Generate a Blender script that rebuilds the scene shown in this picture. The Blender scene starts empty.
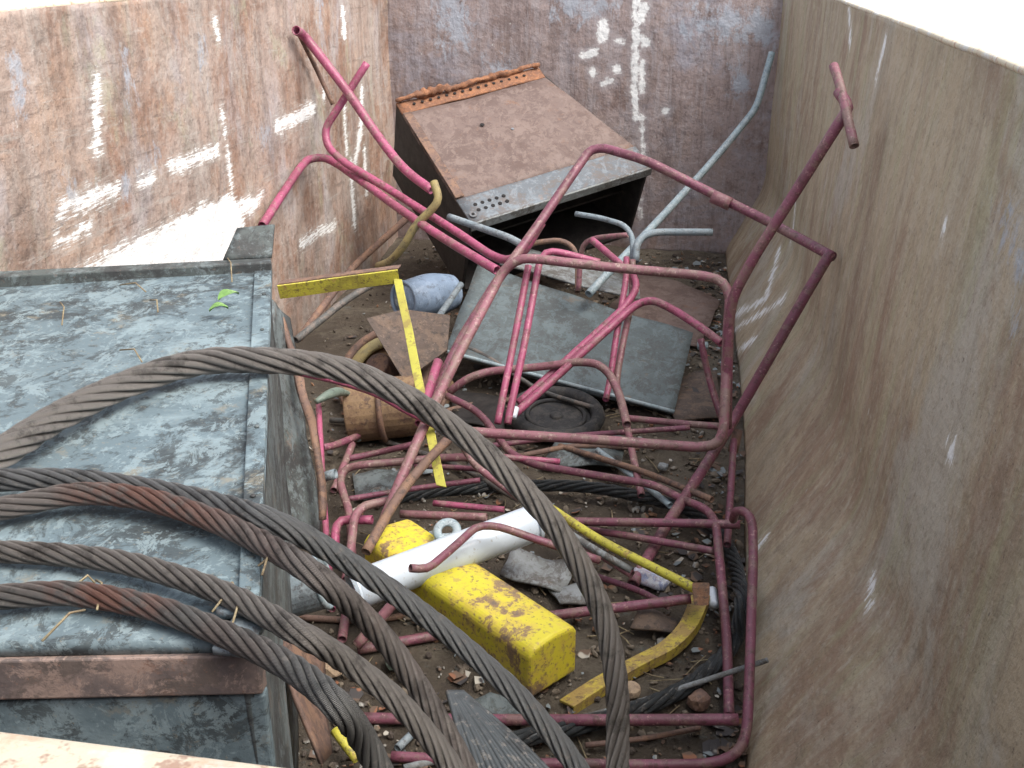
import bpy, bmesh, math, random
from mathutils import Vector, Matrix, noise
random.seed(7)
C = bpy.context.scene.collection
scene = bpy.context.scene

# ------------------------------------------------------------ camera, sky, sun, exposure
F = 1050.0; TH = math.atan(440/F); PS = math.atan(178/math.hypot(F, 440)); HC = 1.87
cd = bpy.data.cameras.new('camera'); cam = bpy.data.objects.new('camera', cd); C.objects.link(cam)
cd.sensor_width = 36; cd.lens = 36*F/1024; cd.clip_start = 0.02; cd.clip_end = 500
cam.location = (0, 0, HC)
cam.rotation_euler = (math.pi/2-TH, 0, PS)
scene.camera = cam
w = bpy.data.worlds.new('World'); scene.world = w; w.use_nodes = True
nt = w.node_tree; bg = nt.nodes['Background']
sky = nt.nodes.new('ShaderNodeTexSky'); sky.sky_type = 'NISHITA'; sky.sun_disc = False
SUN_EL = math.radians(58); SUN_AZ = math.radians(112)      # azimuth measured clockwise from +Y
sky.sun_elevation = SUN_EL; sky.sun_rotation = SUN_AZ
sky.air_density = 1.0; sky.dust_density = 4.0; sky.ozone_density = 1.0
hs = nt.nodes.new('ShaderNodeHueSaturation'); hs.inputs['Saturation'].default_value = .42   # thin overcast: pale sky
nt.links.new(sky.outputs[0], hs.inputs['Color']); nt.links.new(hs.outputs[0], bg.inputs[0]); bg.inputs[1].default_value = 0.15
sd = bpy.data.lights.new('sun', 'SUN'); sd.energy = 1.3; sd.angle = math.radians(40); sd.color = (1, .93, .84)
so = bpy.data.objects.new('sun', sd); C.objects.link(so)
sdir = Vector((math.sin(SUN_AZ)*math.cos(SUN_EL), math.cos(SUN_AZ)*math.cos(SUN_EL), math.sin(SUN_EL)))
so.rotation_euler = sdir.to_track_quat('Z', 'Y').to_euler(); so.location = (0, 3, 12)
vs = scene.view_settings; vs.view_transform = 'Standard'; vs.look = 'None'; vs.gamma = 1; vs.use_curve_mapping = False
vs.exposure = 1.15

# ------------------------------------------------------------ measuring from the viewpoint
def ray(u, v):
    x = (u-512)/F; y = (384-v)/F
    fy = math.cos(TH)+y*math.sin(TH); fz = -math.sin(TH)+y*math.cos(TH)
    return Vector((x*math.cos(PS)-fy*math.sin(PS), x*math.sin(PS)+fy*math.cos(PS), fz))
EYE = Vector((0, 0, HC))
def PY(u, v, Y): r = ray(u, v); return EYE + r*(Y/r.y)
def PZ(u, v, z): r = ray(u, v); return EYE + r*((z-HC)/r.z)
def PX(u, v, X): r = ray(u, v); return EYE + r*(X/r.x)
def depth(p): d = p-EYE; return -d.x*math.sin(PS)*math.cos(TH) + d.y*math.cos(PS)*math.cos(TH) - d.z*math.sin(TH)
D = 6.8; XL = -1.85
def foot(y): return .235+.10*min(1, max(0, (y-2)/2.2))+.012*noise.noise(Vector((y*1.5, 0, 2)))
ZF = .46
def upper(y, z):
    base = .50 + .022*max(0, min(5, y-2)); top = .64 - .042*max(0, y-4.9); base = min(base, top)
    return base+(top-base)*max(0, min(1, (z-.1)/1.5))
def wallx(y, z):
    """inner face of the right wall: nearly upright, pushed in towards its foot"""
    if z >= ZF: return upper(y, z)
    q = max(0, z/ZF); return foot(y)*(1-q)+upper(y, ZF)*q
def ground(x, y):
    h = .018 + .03*noise.noise(Vector((x*1.7, y*1.7, 3))) + .014*noise.noise(Vector((x*7, y*7, 9)))
    if x > .1: h *= max(0, 1-(x-.1)/.28)
    return h
def fit(u, v, Y, r):
    """point seen at (u,v) at distance Y, brought onto the floor or the side wall if it would be behind them"""
    p = PY(u, v, Y)
    if p.z < r+.02: p = PZ(u, v, r+.02)
    for _ in range(3):
        lim = wallx(p.y, p.z)-r-.012
        if p.x > lim: p = PX(u, v, lim)
    if p.y > D-r-.01: p = PY(u, v, D-r-.01)
    if p.x < XL+r+.025: p = PX(u, v, XL+r+.025)
    return p
ZT = 1.04
CAB = [PZ(272, 268, ZT), PZ(259, 642, ZT)]
def over_cabinet(u, v, p, r):
    """ropes rest on the cabinet's top instead of sinking into it"""
    q = PZ(u, v, ZT+r*.95+.012)
    a, b = CAB; t = (q.y-b.y)/(a.y-b.y); xe = b.x+(a.x-b.x)*t
    if q.x < xe+.10 and p.z < q.z: return q
    return p

# ------------------------------------------------------------ object helpers
def link(name, bm, mat, parent=None, smooth=True, loc=None):
    bmesh.ops.recalc_face_normals(bm, faces=bm.faces[:])
    me = bpy.data.meshes.new(name)
    if parent is not None:
        off = Vector(parent.location)
        p = parent.parent
        while p is not None: off += Vector(p.location); p = p.parent
        own = Vector((0, 0, 0))
        if loc is None and parent is not None: own = Vector((0, 0, 0))
    else:
        vsx = [v.co for v in bm.verts]
        mn = Vector((min(c.x for c in vsx), min(c.y for c in vsx), min(c.z for c in vsx)))
        mx = Vector((max(c.x for c in vsx), max(c.y for c in vsx), max(c.z for c in vsx)))
        own = Vector(((mn.x+mx.x)/2, (mn.y+mx.y)/2, mn.z)); off = own
    for v in bm.verts: v.co -= off
    bm.to_mesh(me); bm.free()
    if smooth:
        for f in me.polygons: f.use_smooth = True
    ob = bpy.data.objects.new(name, me); C.objects.link(ob)
    if parent is None: ob.location = own
    else: ob.parent = parent
    for m in (mat if isinstance(mat, (list, tuple)) else [mat]): me.materials.append(m)
    return ob
def tag(o, label, cat, group=None):
    o['label'] = label; o['category'] = cat
    if group: o['group'] = group
    return o
def thing(name, label, cat, loc, group=None):
    o = bpy.data.objects.new(name, None); C.objects.link(o); o.location = loc; o.empty_display_size = .1
    return tag(o, label, cat, group)
def autosmooth(o, bevel=None, seg=2):
    if bevel:
        m = o.modifiers.new('bevel', 'BEVEL'); m.width = bevel; m.segments = seg; m.limit_method = 'ANGLE'; m.angle_limit = math.radians(35)
        m.harden_normals = False
    for f in o.data.polygons: f.use_smooth = False
    return o

def catmull(pts, n=10):
    P = [pts[0]*2-pts[1]] + list(pts) + [pts[-1]*2-pts[-2]]
    out = []
    for i in range(1, len(P)-2):
        a, b, c, d = P[i-1:i+3]
        for k in range(n):
            t = k/n
            out.append(.5*((2*b)+(c-a)*t+(2*a-5*b+4*c-d)*t*t+(3*b-a-3*c+d)*t**3))
    out.append(P[-2]); return out
def fillet(pts, R=.09, n=7):
    out = [pts[0]]
    for i in range(1, len(pts)-1):
        a, b, c = pts[i-1], pts[i], pts[i+1]
        la, lc = (a-b).length, (c-b).length
        d = min(R, la*.48, lc*.48)
        p, q = b+(a-b).normalized()*d, b+(c-b).normalized()*d
        for k in range(n+1):
            t = k/n; out.append(p*(1-t)**2+b*2*t*(1-t)+q*t*t)
    out.append(pts[-1]); return out
def frames(path):
    T = []
    for i in range(len(path)):
        a = path[max(0, i-1)]; b = path[min(len(path)-1, i+1)]; T.append((b-a).normalized())
    up = Vector((0, 0, 1)) if abs(T[0].z) < .9 else Vector((1, 0, 0))
    N = [(up-T[0]*up.dot(T[0])).normalized()]
    for i in range(1, len(path)):
        n = N[-1]-T[i]*N[-1].dot(T[i]); N.append(n.normalized())
    return T, N, [T[i].cross(N[i]) for i in range(len(path))]
def resample(path, step):
    L = [0]
    for i in range(1, len(path)): L.append(L[-1]+(path[i]-path[i-1]).length)
    n = max(2, int(L[-1]/step)); out = []; j = 0
    for k in range(n+1):
        s = L[-1]*k/n
        while j < len(L)-2 and L[j+1] < s: j += 1
        d = L[j+1]-L[j]; t = 0 if d < 1e-9 else (s-L[j])/d
        out.append(path[j].lerp(path[j+1], t))
    return out
def sweep(bm, path, r, sides=12, hollow=False, cap=True, rough=0, prof=None):
    T, N, B = frames(path); rings = []
    for i, p in enumerate(path):
        ring = []
        rr = r(i/(len(path)-1)) if callable(r) else r
        for k in range(sides):
            a = 2*math.pi*k/sides
            q = rr if not rough else rr*(1+rough*noise.noise(p*9+Vector((k*.7, 0, 0))))
            ca, sa = math.cos(a)*q, math.sin(a)*q
            if prof: ca *= prof[0]; sa *= prof[1]
            ring.append(bm.verts.new(p+N[i]*ca+B[i]*sa))
        rings.append(ring)
    for i in range(len(rings)-1):
        for k in range(sides):
            bm.faces.new((rings[i][k], rings[i][(k+1) % sides], rings[i+1][(k+1) % sides], rings[i+1][k]))
    if cap:
        for e, s in ((0, 1), (-1, -1)):
            p = path[e]; ring = rings[e]
            if hollow:
                rr = r(0 if e == 0 else 1) if callable(r) else r
                inn = [bm.verts.new(p+(v.co-p)*.8) for v in ring]
                deep = [bm.verts.new(p+(v.co-p)*.8+T[e]*s*rr*2.5) for v in ring]
                for k in range(sides):
                    k2 = (k+1) % sides
                    bm.faces.new((ring[k], ring[k2], inn[k2], inn[k])); bm.faces.new((inn[k], inn[k2], deep[k2], deep[k]))
                bm.faces.new(deep)
            else: bm.faces.new(ring)
def prism(bm, top, down):
    a = [bm.verts.new(p) for p in top]
    dn = down if isinstance(down, (list, tuple)) else [down]*len(top)
    b = [bm.verts.new(p+d) for p, d in zip(top, dn)]
    n = len(top); bm.faces.new(a); bm.faces.new(b[::-1])
    for i in range(n): bm.faces.new((a[i], b[i], b[(i+1) % n], a[(i+1) % n]))
def crumple(bm, amp, sc, seed=0):
    for v in bm.verts:
        v.co += noise.noise_vector(v.co*sc+Vector((seed, 0, 0)))*amp
def plate(top, thick, cuts=10, amp=.004, sc=5, seed=0, n=None):
    """a thin sheet over the quad top, slightly buckled"""
    bm = bmesh.new()
    a, b, c, d = top
    if n is None: n = (b-a).cross(d-a).normalized()
    if n.z < 0: n = -n
    g = []
    for s in (0, 1):
        rows = []
        for i in range(cuts+1):
            row = []
            for j in range(cuts+1):
                p = a.lerp(b, j/cuts).lerp(d.lerp(c, j/cuts), i/cuts)
                p = p + n*(amp*noise.noise(p*sc+Vector((seed, 0, 0)))*2) - n*thick*s
                row.append(bm.verts.new(p))
            rows.append(row)
        g.append(rows)
    for i in range(cuts):
        for j in range(cuts):
            bm.faces.new((g[0][i][j], g[0][i][j+1], g[0][i+1][j+1], g[0][i+1][j]))
            bm.faces.new((g[1][i][j], g[1][i+1][j], g[1][i+1][j+1], g[1][i][j+1]))
    for i in range(cuts):
        for (x, y) in (((i, 0), (i+1, 0)), ((i, cuts), (i+1, cuts)), ((0, i), (0, i+1)), ((cuts, i), (cuts, i+1))):
            bm.faces.new((g[0][x[0]][x[1]], g[0][y[0]][y[1]], g[1][y[0]][y[1]], g[1][x[0]][x[1]]))
    return bm

# ------------------------------------------------------------ materials
def rgb(c): return (c[0], c[1], c[2], 1)
class MT:
    def __init__(s, name, rough=.6, metal=0.0):
        s.m = bpy.data.materials.new(name); s.m.use_nodes = True; s.t = s.m.node_tree
        s.b = s.t.nodes['Principled BSDF']; s.b.inputs['Roughness'].default_value = rough; s.b.inputs['Metallic'].default_value = metal
        s.tc = s.t.nodes.new('ShaderNodeTexCoord'); s.col = None; s.bumps = None
    def n(s, t, **k):
        q = s.t.nodes.new(t)
        for a, b in k.items(): setattr(q, a, b)
        return q
    def l(s, a, b): s.t.links.new(a, b)
    def coord(s, scale=(1, 1, 1), off=(0, 0, 0), rot=(0, 0, 0)):
        mp = s.n('ShaderNodeMapping'); mp.inputs['Scale'].default_value = scale; mp.inputs['Location'].default_value = off; mp.inputs['Rotation'].default_value = rot
        s.l(s.tc.outputs['Object'], mp.inputs[0]); return mp.outputs[0]
    def noise(s, scale, vec=(1, 1, 1), off=(0, 0, 0), det=6, rough=.6, dist=0, rot=(0, 0, 0)):
        q = s.n('ShaderNodeTexNoise'); q.inputs['Scale'].default_value = scale; q.inputs['Detail'].default_value = min(det, 6)
        q.inputs['Roughness'].default_value = rough; q.inputs['Distortion'].default_value = dist
        s.l(s.coord(vec, off, rot), q.inputs['Vector']); return q.outputs[0]
    def ramp(s, fac, lo, hi):
        q = s.n('ShaderNodeMapRange'); q.interpolation_type = 'SMOOTHSTEP'
        q.inputs[1].default_value = lo; q.inputs[2].default_value = hi; s.l(fac, q.inputs[0]); return q.outputs[0]
    def base(s, c): s.col = rgb(c); return s
    def mix(s, fac, c, amt=1.0, mode='MIX'):
        q = s.n('ShaderNodeMix'); q.data_type = 'RGBA'; q.blend_type = mode
        if amt != 1.0:
            m = s.n('ShaderNodeMath', operation='MULTIPLY'); m.inputs[1].default_value = amt; s.l(fac, m.inputs[0]); fac = m.outputs[0]
        s.l(fac, q.inputs[0])
        if isinstance(s.col, tuple): q.inputs[6].default_value = s.col
        else: s.l(s.col, q.inputs[6])
        q.inputs[7].default_value = rgb(c); s.col = q.outputs[2]; return s
    def math(s, op, a, b):
        q = s.n('ShaderNodeMath', operation=op)
        for i, x in enumerate((a, b)):
            if isinstance(x, (int, float)): q.inputs[i].default_value = x
            else: s.l(x, q.inputs[i])
        return q.outputs[0]
    def attr(s, name): q = s.n('ShaderNodeAttribute'); q.attribute_name = name; return q.outputs['Fac']
    def bump(s, h, strength=.3, dist=.01):
        q = s.n('ShaderNodeBump'); q.inputs['Strength'].default_value = strength; q.inputs['Distance'].default_value = dist
        s.l(h, q.inputs['Height'])
        if s.bumps is not None: s.l(s.bumps, q.inputs['Normal'])
        s.bumps = q.outputs[0]; return s
    def rough(s, fac, lo, hi):
        q = s.n('ShaderNodeMapRange'); q.inputs[3].default_value = lo; q.inputs[4].default_value = hi; s.l(fac, q.inputs[0]); s.l(q.outputs[0], s.b.inputs['Roughness']); return s
    def done(s):
        if isinstance(s.col, tuple): s.b.inputs[0].default_value = s.col
        else: s.l(s.col, s.b.inputs[0])
        if s.bumps is not None: s.l(s.bumps, s.b.inputs['Normal'])
        return s.m

def wall_mat(name, base, patches, streakvec, scr=None, specks=(.62, .60, .56), dirt=(.11, .08, .065), pale=(.44, .40, .36), streak=.55):
    m = MT(name, .62).base(base)
    for i, (c, sc, lo, hi, amt, vec) in enumerate(patches):
        m.mix(m.ramp(m.noise(sc, vec, (i*3.1, i*1.7, i), 10, .72, .4), lo, hi), c, amt)
    m.mix(m.ramp(m.noise(2.2, streakvec, (5, 5, 5), 10, .75, .25), .47, .60), dirt, streak)
    m.mix(m.ramp(m.noise(2.6, streakvec, (9, 2, 5), 10, .75, .25), .49, .62), pale, streak)
    m.mix(m.ramp(m.noise(6, streakvec, (2, 12, 5), 8, .75, .25), .52, .66), dirt, streak*.5)
    m.mix(m.ramp(m.noise(24, (1, 1, 1), (1, 8, 5), 6, .75), .52, .64), dirt, .38)
    m.mix(m.ramp(m.noise(31, (1, 1, 1), (7, 3, 5), 6, .75), .53, .66), pale, .38)
    m.mix(m.ramp(m.noise(70, (1, 1, .8), (1, 8, 9), 3, .7), .63, .72), (.07, .045, .038), .6)
    m.mix(m.ramp(m.noise(34, (1, 1, .5), (4, 8, 5), 4, .65), .70, .74), specks, .7)
    if scr:
        rot, vec = scr
        m.mix(m.ramp(m.noise(5, vec, (4, 4, 1), 7, .7, .1, rot), .57, .68), pale, .5)
        m.mix(m.ramp(m.noise(6, vec, (1, 4, 7), 7, .7, .1, rot), .58, .68), dirt, .45)
    # scraped white paint where the marks are, torn at their edges; pale primer where it wore thin
    ns = m.noise(22, (1, 1, 1), (0, 0, 4), 9, .75, .4)
    pb = m.attr('blue'); e2 = m.math('ADD', pb, m.math('MULTIPLY', m.math('SUBTRACT', m.noise(9, (1, 1, .6), (0, 3, 4), 10, .8, .3), .52), .8))
    m.mix(m.ramp(e2, -.03, .09), (.40, .44, .50), .75)
    pa = m.attr('paint'); e = m.math('ADD', pa, m.math('MULTIPLY', m.math('SUBTRACT', ns, .47), .09))
    if scr:
        e = m.math('ADD', e, m.math('MULTIPLY', m.math('SUBTRACT', m.noise(9, (1, 1.2, 16) if name.startswith('left') else scr[1], (3, 4, 7), 6, .75, .2, scr[0]), .47), .19))
    m.mix(m.ramp(e, -.05, .0), pale, .45)
    m.mix(m.ramp(e, -.008, .010), (.86, .86, .84), .96)
    m.bump(m.noise(9, (1, 1, 1), (2, 2, 2), 6, .6), .6, .03).bump(m.noise(90, (1, 1, 1), (2, 7, 2), 5, .7), .4, .005)
    m.rough(ns, .5, .9)
    return m.done()
M = {}
M['wall_left'] = wall_mat('left_wall_steel', (.40, .305, .255), [
    ((.27, .145, .09), 1.6, .44, .60, .85, (1, 1, 1)), ((.42, .38, .38), 2.4, .50, .66, .75, (1, 1.2, .6)),
    ((.46, .31, .22), 4, .5, .68, .6, (1, 1, .8)), ((.38, .37, .26), 3.4, .56, .68, .6, (1, 1, .6))], (1, 2.6, .7),
    ((math.radians(-24), 0, 0), (1, .5, 5)), streak=.38)
M['wall_back'] = wall_mat('back_wall_steel', (.33, .26, .245), [
    ((.34, .34, .39), 2.0, .48, .64, .7, (1, 1, 1)), ((.17, .10, .075), 3, .52, .68, .7, (1, 1, .8)),
    ((.33, .24, .20), 7, .5, .66, .6, (1, 1, .8))], (5, 1, .7), dirt=(.10, .065, .055), pale=(.40, .37, .38), streak=.4)
RW = [((.30, .20, .135), 1.5, .46, .60, .9, (1, 1.4, .7)), ((.46, .42, .35), 1.3, .53, .64, .8, (1, 1, .7)),
    ((.40, .385, .23), 2.7, .48, .66, .55, (1, 2, .5))]
RWD = [(tuple(x*.66 for x in c), *r) for c, *r in RW]
M['wall_right'] = wall_mat('right_wall_steel', (.45, .36, .245), RW, (1, 2.6, .6), ((math.radians(24), 0, 0), (1, 4, .5)), dirt=(.24, .185, .13), pale=(.52, .46, .36), streak=.33)
M['chamfer'] = wall_mat('floor_edge_steel', (.27, .215, .155), RWD, (2, 2, .5), ((0, 0, math.radians(25)), (5, .8, 1)), dirt=(.13, .095, .07), pale=(.36, .32, .25), streak=.4)
m = MT('rim_paint', .5).base((.70, .62, .46))
m.mix(m.ramp(m.noise(22, (1, 2, 1), (1, 1, 1), 8, .7), .52, .66), (.42, .18, .10), .85)
m.mix(m.ramp(m.noise(12, (1, 1, 1), (4, 1, 1), 8, .7), .5, .62), (.74, .74, .72), .8)
m.mix(m.ramp(m.noise(60, (1, 1, 1), (4, 1, 6), 4, .7), .62, .7), (.16, .09, .06), .6)
m.bump(m.noise(60), .3, .003); M['rim'] = m.done()
m = MT('near_rim_paint', .6).base((.45, .40, .31))
m.mix(m.ramp(m.noise(26, (1, 1, 1), (1, 1, 1), 8, .7), .47, .58), (.42, .27, .18), .7).mix(m.ramp(m.noise(17, (1, 1, 1), (4, 1, 1), 8, .7), .5, .6), (.42, .44, .43), .8)
m.mix(m.ramp(m.noise(60, (1, 1, 1), (4, 1, 6), 4, .7), .57, .66), (.20, .10, .07), .7); m.bump(m.noise(60), .4, .003); M['nearrim'] = m.done()

m = MT('dirt', .95).base((.072, .056, .040))
m.mix(m.ramp(m.noise(3.5, (1, 1, 1), (0, 0, 0), 8, .7), .45, .65), (.11, .088, .064), .9)
m.mix(m.ramp(m.noise(9, (1, 1, 1), (3, 0, 0), 8, .75), .55, .7), (.05, .038, .03), .8)
m.mix(m.ramp(m.noise(40, (1, 1, 1), (3, 6, 0), 5, .75), .6, .7), (.21, .18, .14), .7)
m.mix(m.ramp(m.noise(6, (1, 1, 1), (3, 6, 8), 8, .75), .6, .7), (.13, .15, .14), .7)
m.mix(m.ramp(m.noise(1.6, (1, 1, 1), (1, 2, 8), 8, .75), .5, .62), (.165, .14, .105), .7)
m.bump(m.noise(30, det=8, rough=.75), .9, .03).bump(m.noise(130, det=5), .8, .006); M['dirt'] = m.done()
m = MT('rubble', .9).base((.17, .14, .105))
m.mix(m.ramp(m.noise(7, (1, 1, 1), (3, 0, 0), 2), .45, .6), (.07, .055, .045)).mix(m.ramp(m.noise(11, (1, 1, 1), (8, 0, 0), 2), .6, .66), (.34, .33, .30))
m.mix(m.ramp(m.noise(9, (1, 1, 1), (8, 5, 0), 2), .6, .66), (.22, .12, .07))
m.bump(m.noise(80), .5, .005); M['rubble'] = m.done()
m = MT('pale_ground', .9).base((.62, .60, .56)); m.mix(m.ramp(m.noise(2.5, det=8, rough=.7), .5, .7), (.52, .51, .46)); m.bump(m.noise(50), .4, .01); M['ground'] = m.done()

def painted(name, base, worn, dark, wear=.55, rough=.45, sc=9, hi=None):
    m = MT(name, rough).base(base)
    m.mix(m.ramp(m.noise(sc*.5, (1, 1, 1), (6, 9, 9), 4, .6), .46, .62), dark, .45)
    m.mix(m.ramp(m.noise(sc*1.6, (1, 1, 1), (1, 2, 3), 6, .75, .3), wear-.03, wear+.06), worn, .85)
    m.mix(m.ramp(m.noise(sc*4, (1, 1, 1), (6, 2, 3), 6, .75, .3), .54, .61), dark, .75)
    m.mix(m.ramp(m.noise(sc*6, (1, 1, 1), (6, 9, 3), 5, .75), .57, .65), hi or worn, .7)
    m.mix(m.ramp(m.noise(sc*15, (1, 1, 1), (1, 9, 3), 4, .75), .58, .66), dark, .6)
    m.bump(m.noise(sc*4), .3, .004).bump(m.noise(sc*12), .5, .003); m.rough(m.noise(sc*3), rough-.12, rough+.35)
    return m.done()
M['pink'] = painted('pink_red_paint', (.34, .075, .15), (.24, .13, .13), (.13, .045, .05), .54, .34, 9, (.50, .24, .27))
M['maroon'] = painted('maroon_paint', (.20, .064, .10), (.20, .115, .105), (.085, .038, .038), .52, .36, 9, (.42, .24, .24))
M['rustpink'] = painted('rust_pink_paint', (.245, .10, .125), (.22, .145, .125), (.11, .06, .052), .5, .42, 8, (.44, .32, .29))
M['brownrust'] = painted('brown_rusty_steel', (.155, .095, .075), (.22, .13, .085), (.06, .042, .036), .5, .65)
M['orangerust'] = painted('orange_rust', (.27, .12, .058), (.16, .075, .045), (.11, .06, .045), .5, .8, 16, (.5, .26, .13))
M['rustbrown'] = painted('rust_brown', (.20, .10, .055), (.12, .075, .05), (.06, .045, .036), .5, .85, 22, (.32, .19, .11))
M['bluegrey'] = painted('blue_grey_steel', (.20, .25, .28), (.25, .29, .31), (.08, .075, .075), .52, .5, 10)
M['conduit'] = painted('galvanised_conduit', (.27, .35, .38), (.33, .38, .40), (.15, .18, .20), .5, .35, 12, (.5, .56, .58))
M['darkrod'] = painted('dark_steel', (.085, .085, .08), (.16, .13, .11), (.04, .035, .035), .52, .55)
M['yellow'] = painted('yellow_paint', (.52, .48, .06), (.38, .25, .09), (.12, .08, .045), .58, .45, 13, (.30, .17, .08))
M['legyellow'] = painted('plain_yellow_paint', (.46, .44, .07), (.38, .34, .08), (.24, .18, .06), .6, .5, 5, (.34, .3, .08))
M['wornyellow'] = painted('worn_dark_yellow', (.50, .39, .06), (.33, .22, .08), (.13, .085, .05), .50, .6, 11, (.24, .14, .07))
M['ochre'] = painted('ochre_worn_paint', (.30, .24, .10), (.22, .19, .10), (.10, .07, .05), .5, .6, 9)
M['white_pipe'] = painted('white_plastic', (.60, .65, .70), (.50, .56, .62), (.36, .39, .42), .55, .28, 5, (.72, .76, .8))
M['pipe'] = MT('glossy_white_pipe', .28).base((.56, .63, .70)); M['pipe'].mix(M['pipe'].ramp(M['pipe'].noise(9, det=6, rough=.7), .52, .66), (.42, .47, .50), .5); M['pipe'].mix(M['pipe'].ramp(M['pipe'].noise(70, det=4), .6, .68), (.3, .27, .22), .5); M['pipe'] = M['pipe'].done()
M['darkbrown'] = painted('dark_brown_steel', (.085, .062, .05), (.13, .09, .065), (.04, .032, .028), .5, .7, 9, (.17, .12, .09))
M['hole'] = MT('dark_hole', .9).base((.012, .01, .01)).done()
M['rubber'] = painted('black_rubber', (.03, .03, .032), (.06, .055, .05), (.015, .015, .015), .5, .7)
M['paleblue'] = painted('pale_blue_plastic', (.20, .27, .37), (.26, .33, .43), (.10, .13, .17), .55, .4, 6)
M['tan'] = painted('tan_rusty_casing', (.25, .165, .09), (.15, .09, .055), (.08, .05, .04), .5, .7, 10)
M['stone'] = painted('tan_stone', (.42, .31, .21), (.32, .24, .17), (.2, .14, .1), .5, .9, 14)
M['leaf'] = painted('green_leaf', (.16, .30, .08), (.24, .34, .14), (.1, .2, .05), .55, .5, 30)
m = MT('flakes', .8).base((.13, .085, .06))
m.mix(m.ramp(m.noise(8, (1, 1, 1), (3, 0, 0), 2), .5, .54), (.05, .045, .045)).mix(m.ramp(m.noise(9, (1, 1, 1), (7, 0, 0), 2), .55, .58), (.20, .23, .24)).mix(m.ramp(m.noise(9, (1, 1, 1), (7, 6, 0), 2), .60, .63), (.45, .42, .36)).mix(m.ramp(m.noise(10, (1, 1, 1), (1, 6, 0), 2), .60, .63), (.25, .11, .06)); M['flake'] = m.done()
M['straw'] = painted('straw', (.30, .25, .15), (.20, .15, .09), (.12, .09, .06), .5, .8, 20)
M['can'] = painted('crushed_can', (.60, .63, .70), (.25, .30, .48), (.30, .22, .28), .5, .3, 26, (.8, .8, .8))

def sheetmat(name, base, pale, dark, rust, k=1):
    m = MT(name, .5).base(base)
    m.mix(m.ramp(m.noise(3.2, (1, 1, 1), (0, 2, 0), 8, .7, .3), .48, .62), pale, .8)
    m.mix(m.ramp(m.noise(2.6, (1, 1, 1), (5, 2, 0), 9, .75, .3), .49, .58), dark, .8)
    m.mix(m.ramp(m.noise(6.5, (1, 1, 1), (5, 2, 7), 8, .75), .57, .68), rust, .75)
    m.mix(m.ramp(m.noise(34, (1, 1, 1), (5, 9, 7), 6, .7), .58, .66), dark, .65)
    m.mix(m.ramp(m.noise(45, (1, 1, 1), (1, 9, 2), 6, .7), .57, .66), pale, .8)
    m.mix(m.ramp(m.noise(13, (1, .7, 1), (1, 4, 2), 9, .8, .5), .50, .57), dark, .7)
    m.mix(m.ramp(m.noise(17, (1, .7, 1), (8, 4, 2), 9, .8, .5), .52, .58), pale, .7)
    m.mix(m.ramp(m.noise(90, (1, 1, 1), (8, 4, 5), 4, .8), .60, .66), rust, .5)
    m.bump(m.noise(26, det=8), .35, .006).bump(m.noise(140), .25, .002); m.rough(m.noise(12, det=6), .5, .95)
    return m.done()
M['box'] = sheetmat('blue_grey_worn_paint', (.112, .155, .175), (.215, .28, .30), (.028, .033, .035), (.22, .20, .15))
M['boxdark'] = sheetmat('dark_grey_paint', (.075, .088, .085), (.15, .18, .185), (.035, .035, .035), (.18, .13, .10))
M['boxrust'] = sheetmat('rusty_angle_iron', (.125, .10, .095), (.33, .24, .20), (.10, .08, .07), (.25, .13, .085))
M['sheet'] = sheetmat('dark_sheet_metal', (.085, .105, .11), (.125, .16, .17), (.065, .07, .07), (.15, .12, .09))
M['rusttop'] = sheetmat('brown_cabinet_steel', (.145, .102, .088), (.19, .14, .12), (.10, .065, .055), (.19, .10, .06))
M['shadesteel'] = sheetmat('painted_shade_steel', (.016, .013, .012), (.03, .025, .022), (.008, .007, .006), (.05, .028, .02))  # near-black puts the shade on the cabinet's sides and inside into the colour
M['cabfront'] = sheetmat('pale_cabinet_flange', (.115, .13, .145), (.19, .22, .245), (.13, .11, .10), (.22, .15, .11))
M['greyplate'] = sheetmat('grey_plate', (.17, .18, .175), (.25, .27, .28), (.08, .07, .06), (.15, .12, .09))

def ropemat(name, base, rust, dirt, lo=.5):
    m = MT(name, .5, .25).base(base)
    m.mix(m.ramp(m.noise(3.0, (1, 1, 1), (1, 0, 0), 4, .6), lo, lo+.16), rust, .35)
    m.mix(m.ramp(m.noise(14, (1, 1, 1), (5, 0, 0), 7, .7), .5, .64), dirt, .7)
    m.mix(m.ramp(m.noise(60, (1, 1, 1), (5, 3, 0), 5, .7), .55, .66), (.30, .27, .24), .6)
    m.mix(m.math('MULTIPLY', m.attr('rust'), m.ramp(m.noise(16, (1, 1, 1), (2, 3, 0), 6, .7), .36, .56)), (.26, .115, .08), .75)
    uv = m.n('ShaderNodeUVMap'); wv = m.n('ShaderNodeTexWave'); wv.wave_type = 'BANDS'; wv.bands_direction = 'DIAGONAL'
    wv.inputs['Scale'].default_value = 2.2; wv.inputs['Distortion'].default_value = .4
    m.l(uv.outputs[0], wv.inputs[0]); m.bump(wv.outputs[1], 1.0, .003).bump(m.noise(150, det=3), .4, .001)
    m.rough(m.noise(10), .38, .7)
    return m.done()
M['rope'] = ropemat('wire_rope_brown', (.24, .22, .20), (.22, .165, .135), (.05, .043, .038), .55)
M['roperust'] = ropemat('wire_rope_rusty', (.21, .185, .17), (.24, .13, .10), (.055, .045, .04), .47)
M['ropedark'] = ropemat('wire_rope_dark', (.085, .095, .10), (.12, .11, .10), (.045, .045, .045), .6)
M['ropegrey'] = ropemat('wire_rope_grey', (.185, .19, .19), (.19, .16, .14), (.045, .045, .045), .58)
M['ropegrime'] = ropemat('wire_rope_grimy', (.165, .163, .155), (.20, .12, .095), (.055, .06, .058), .55)

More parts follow.
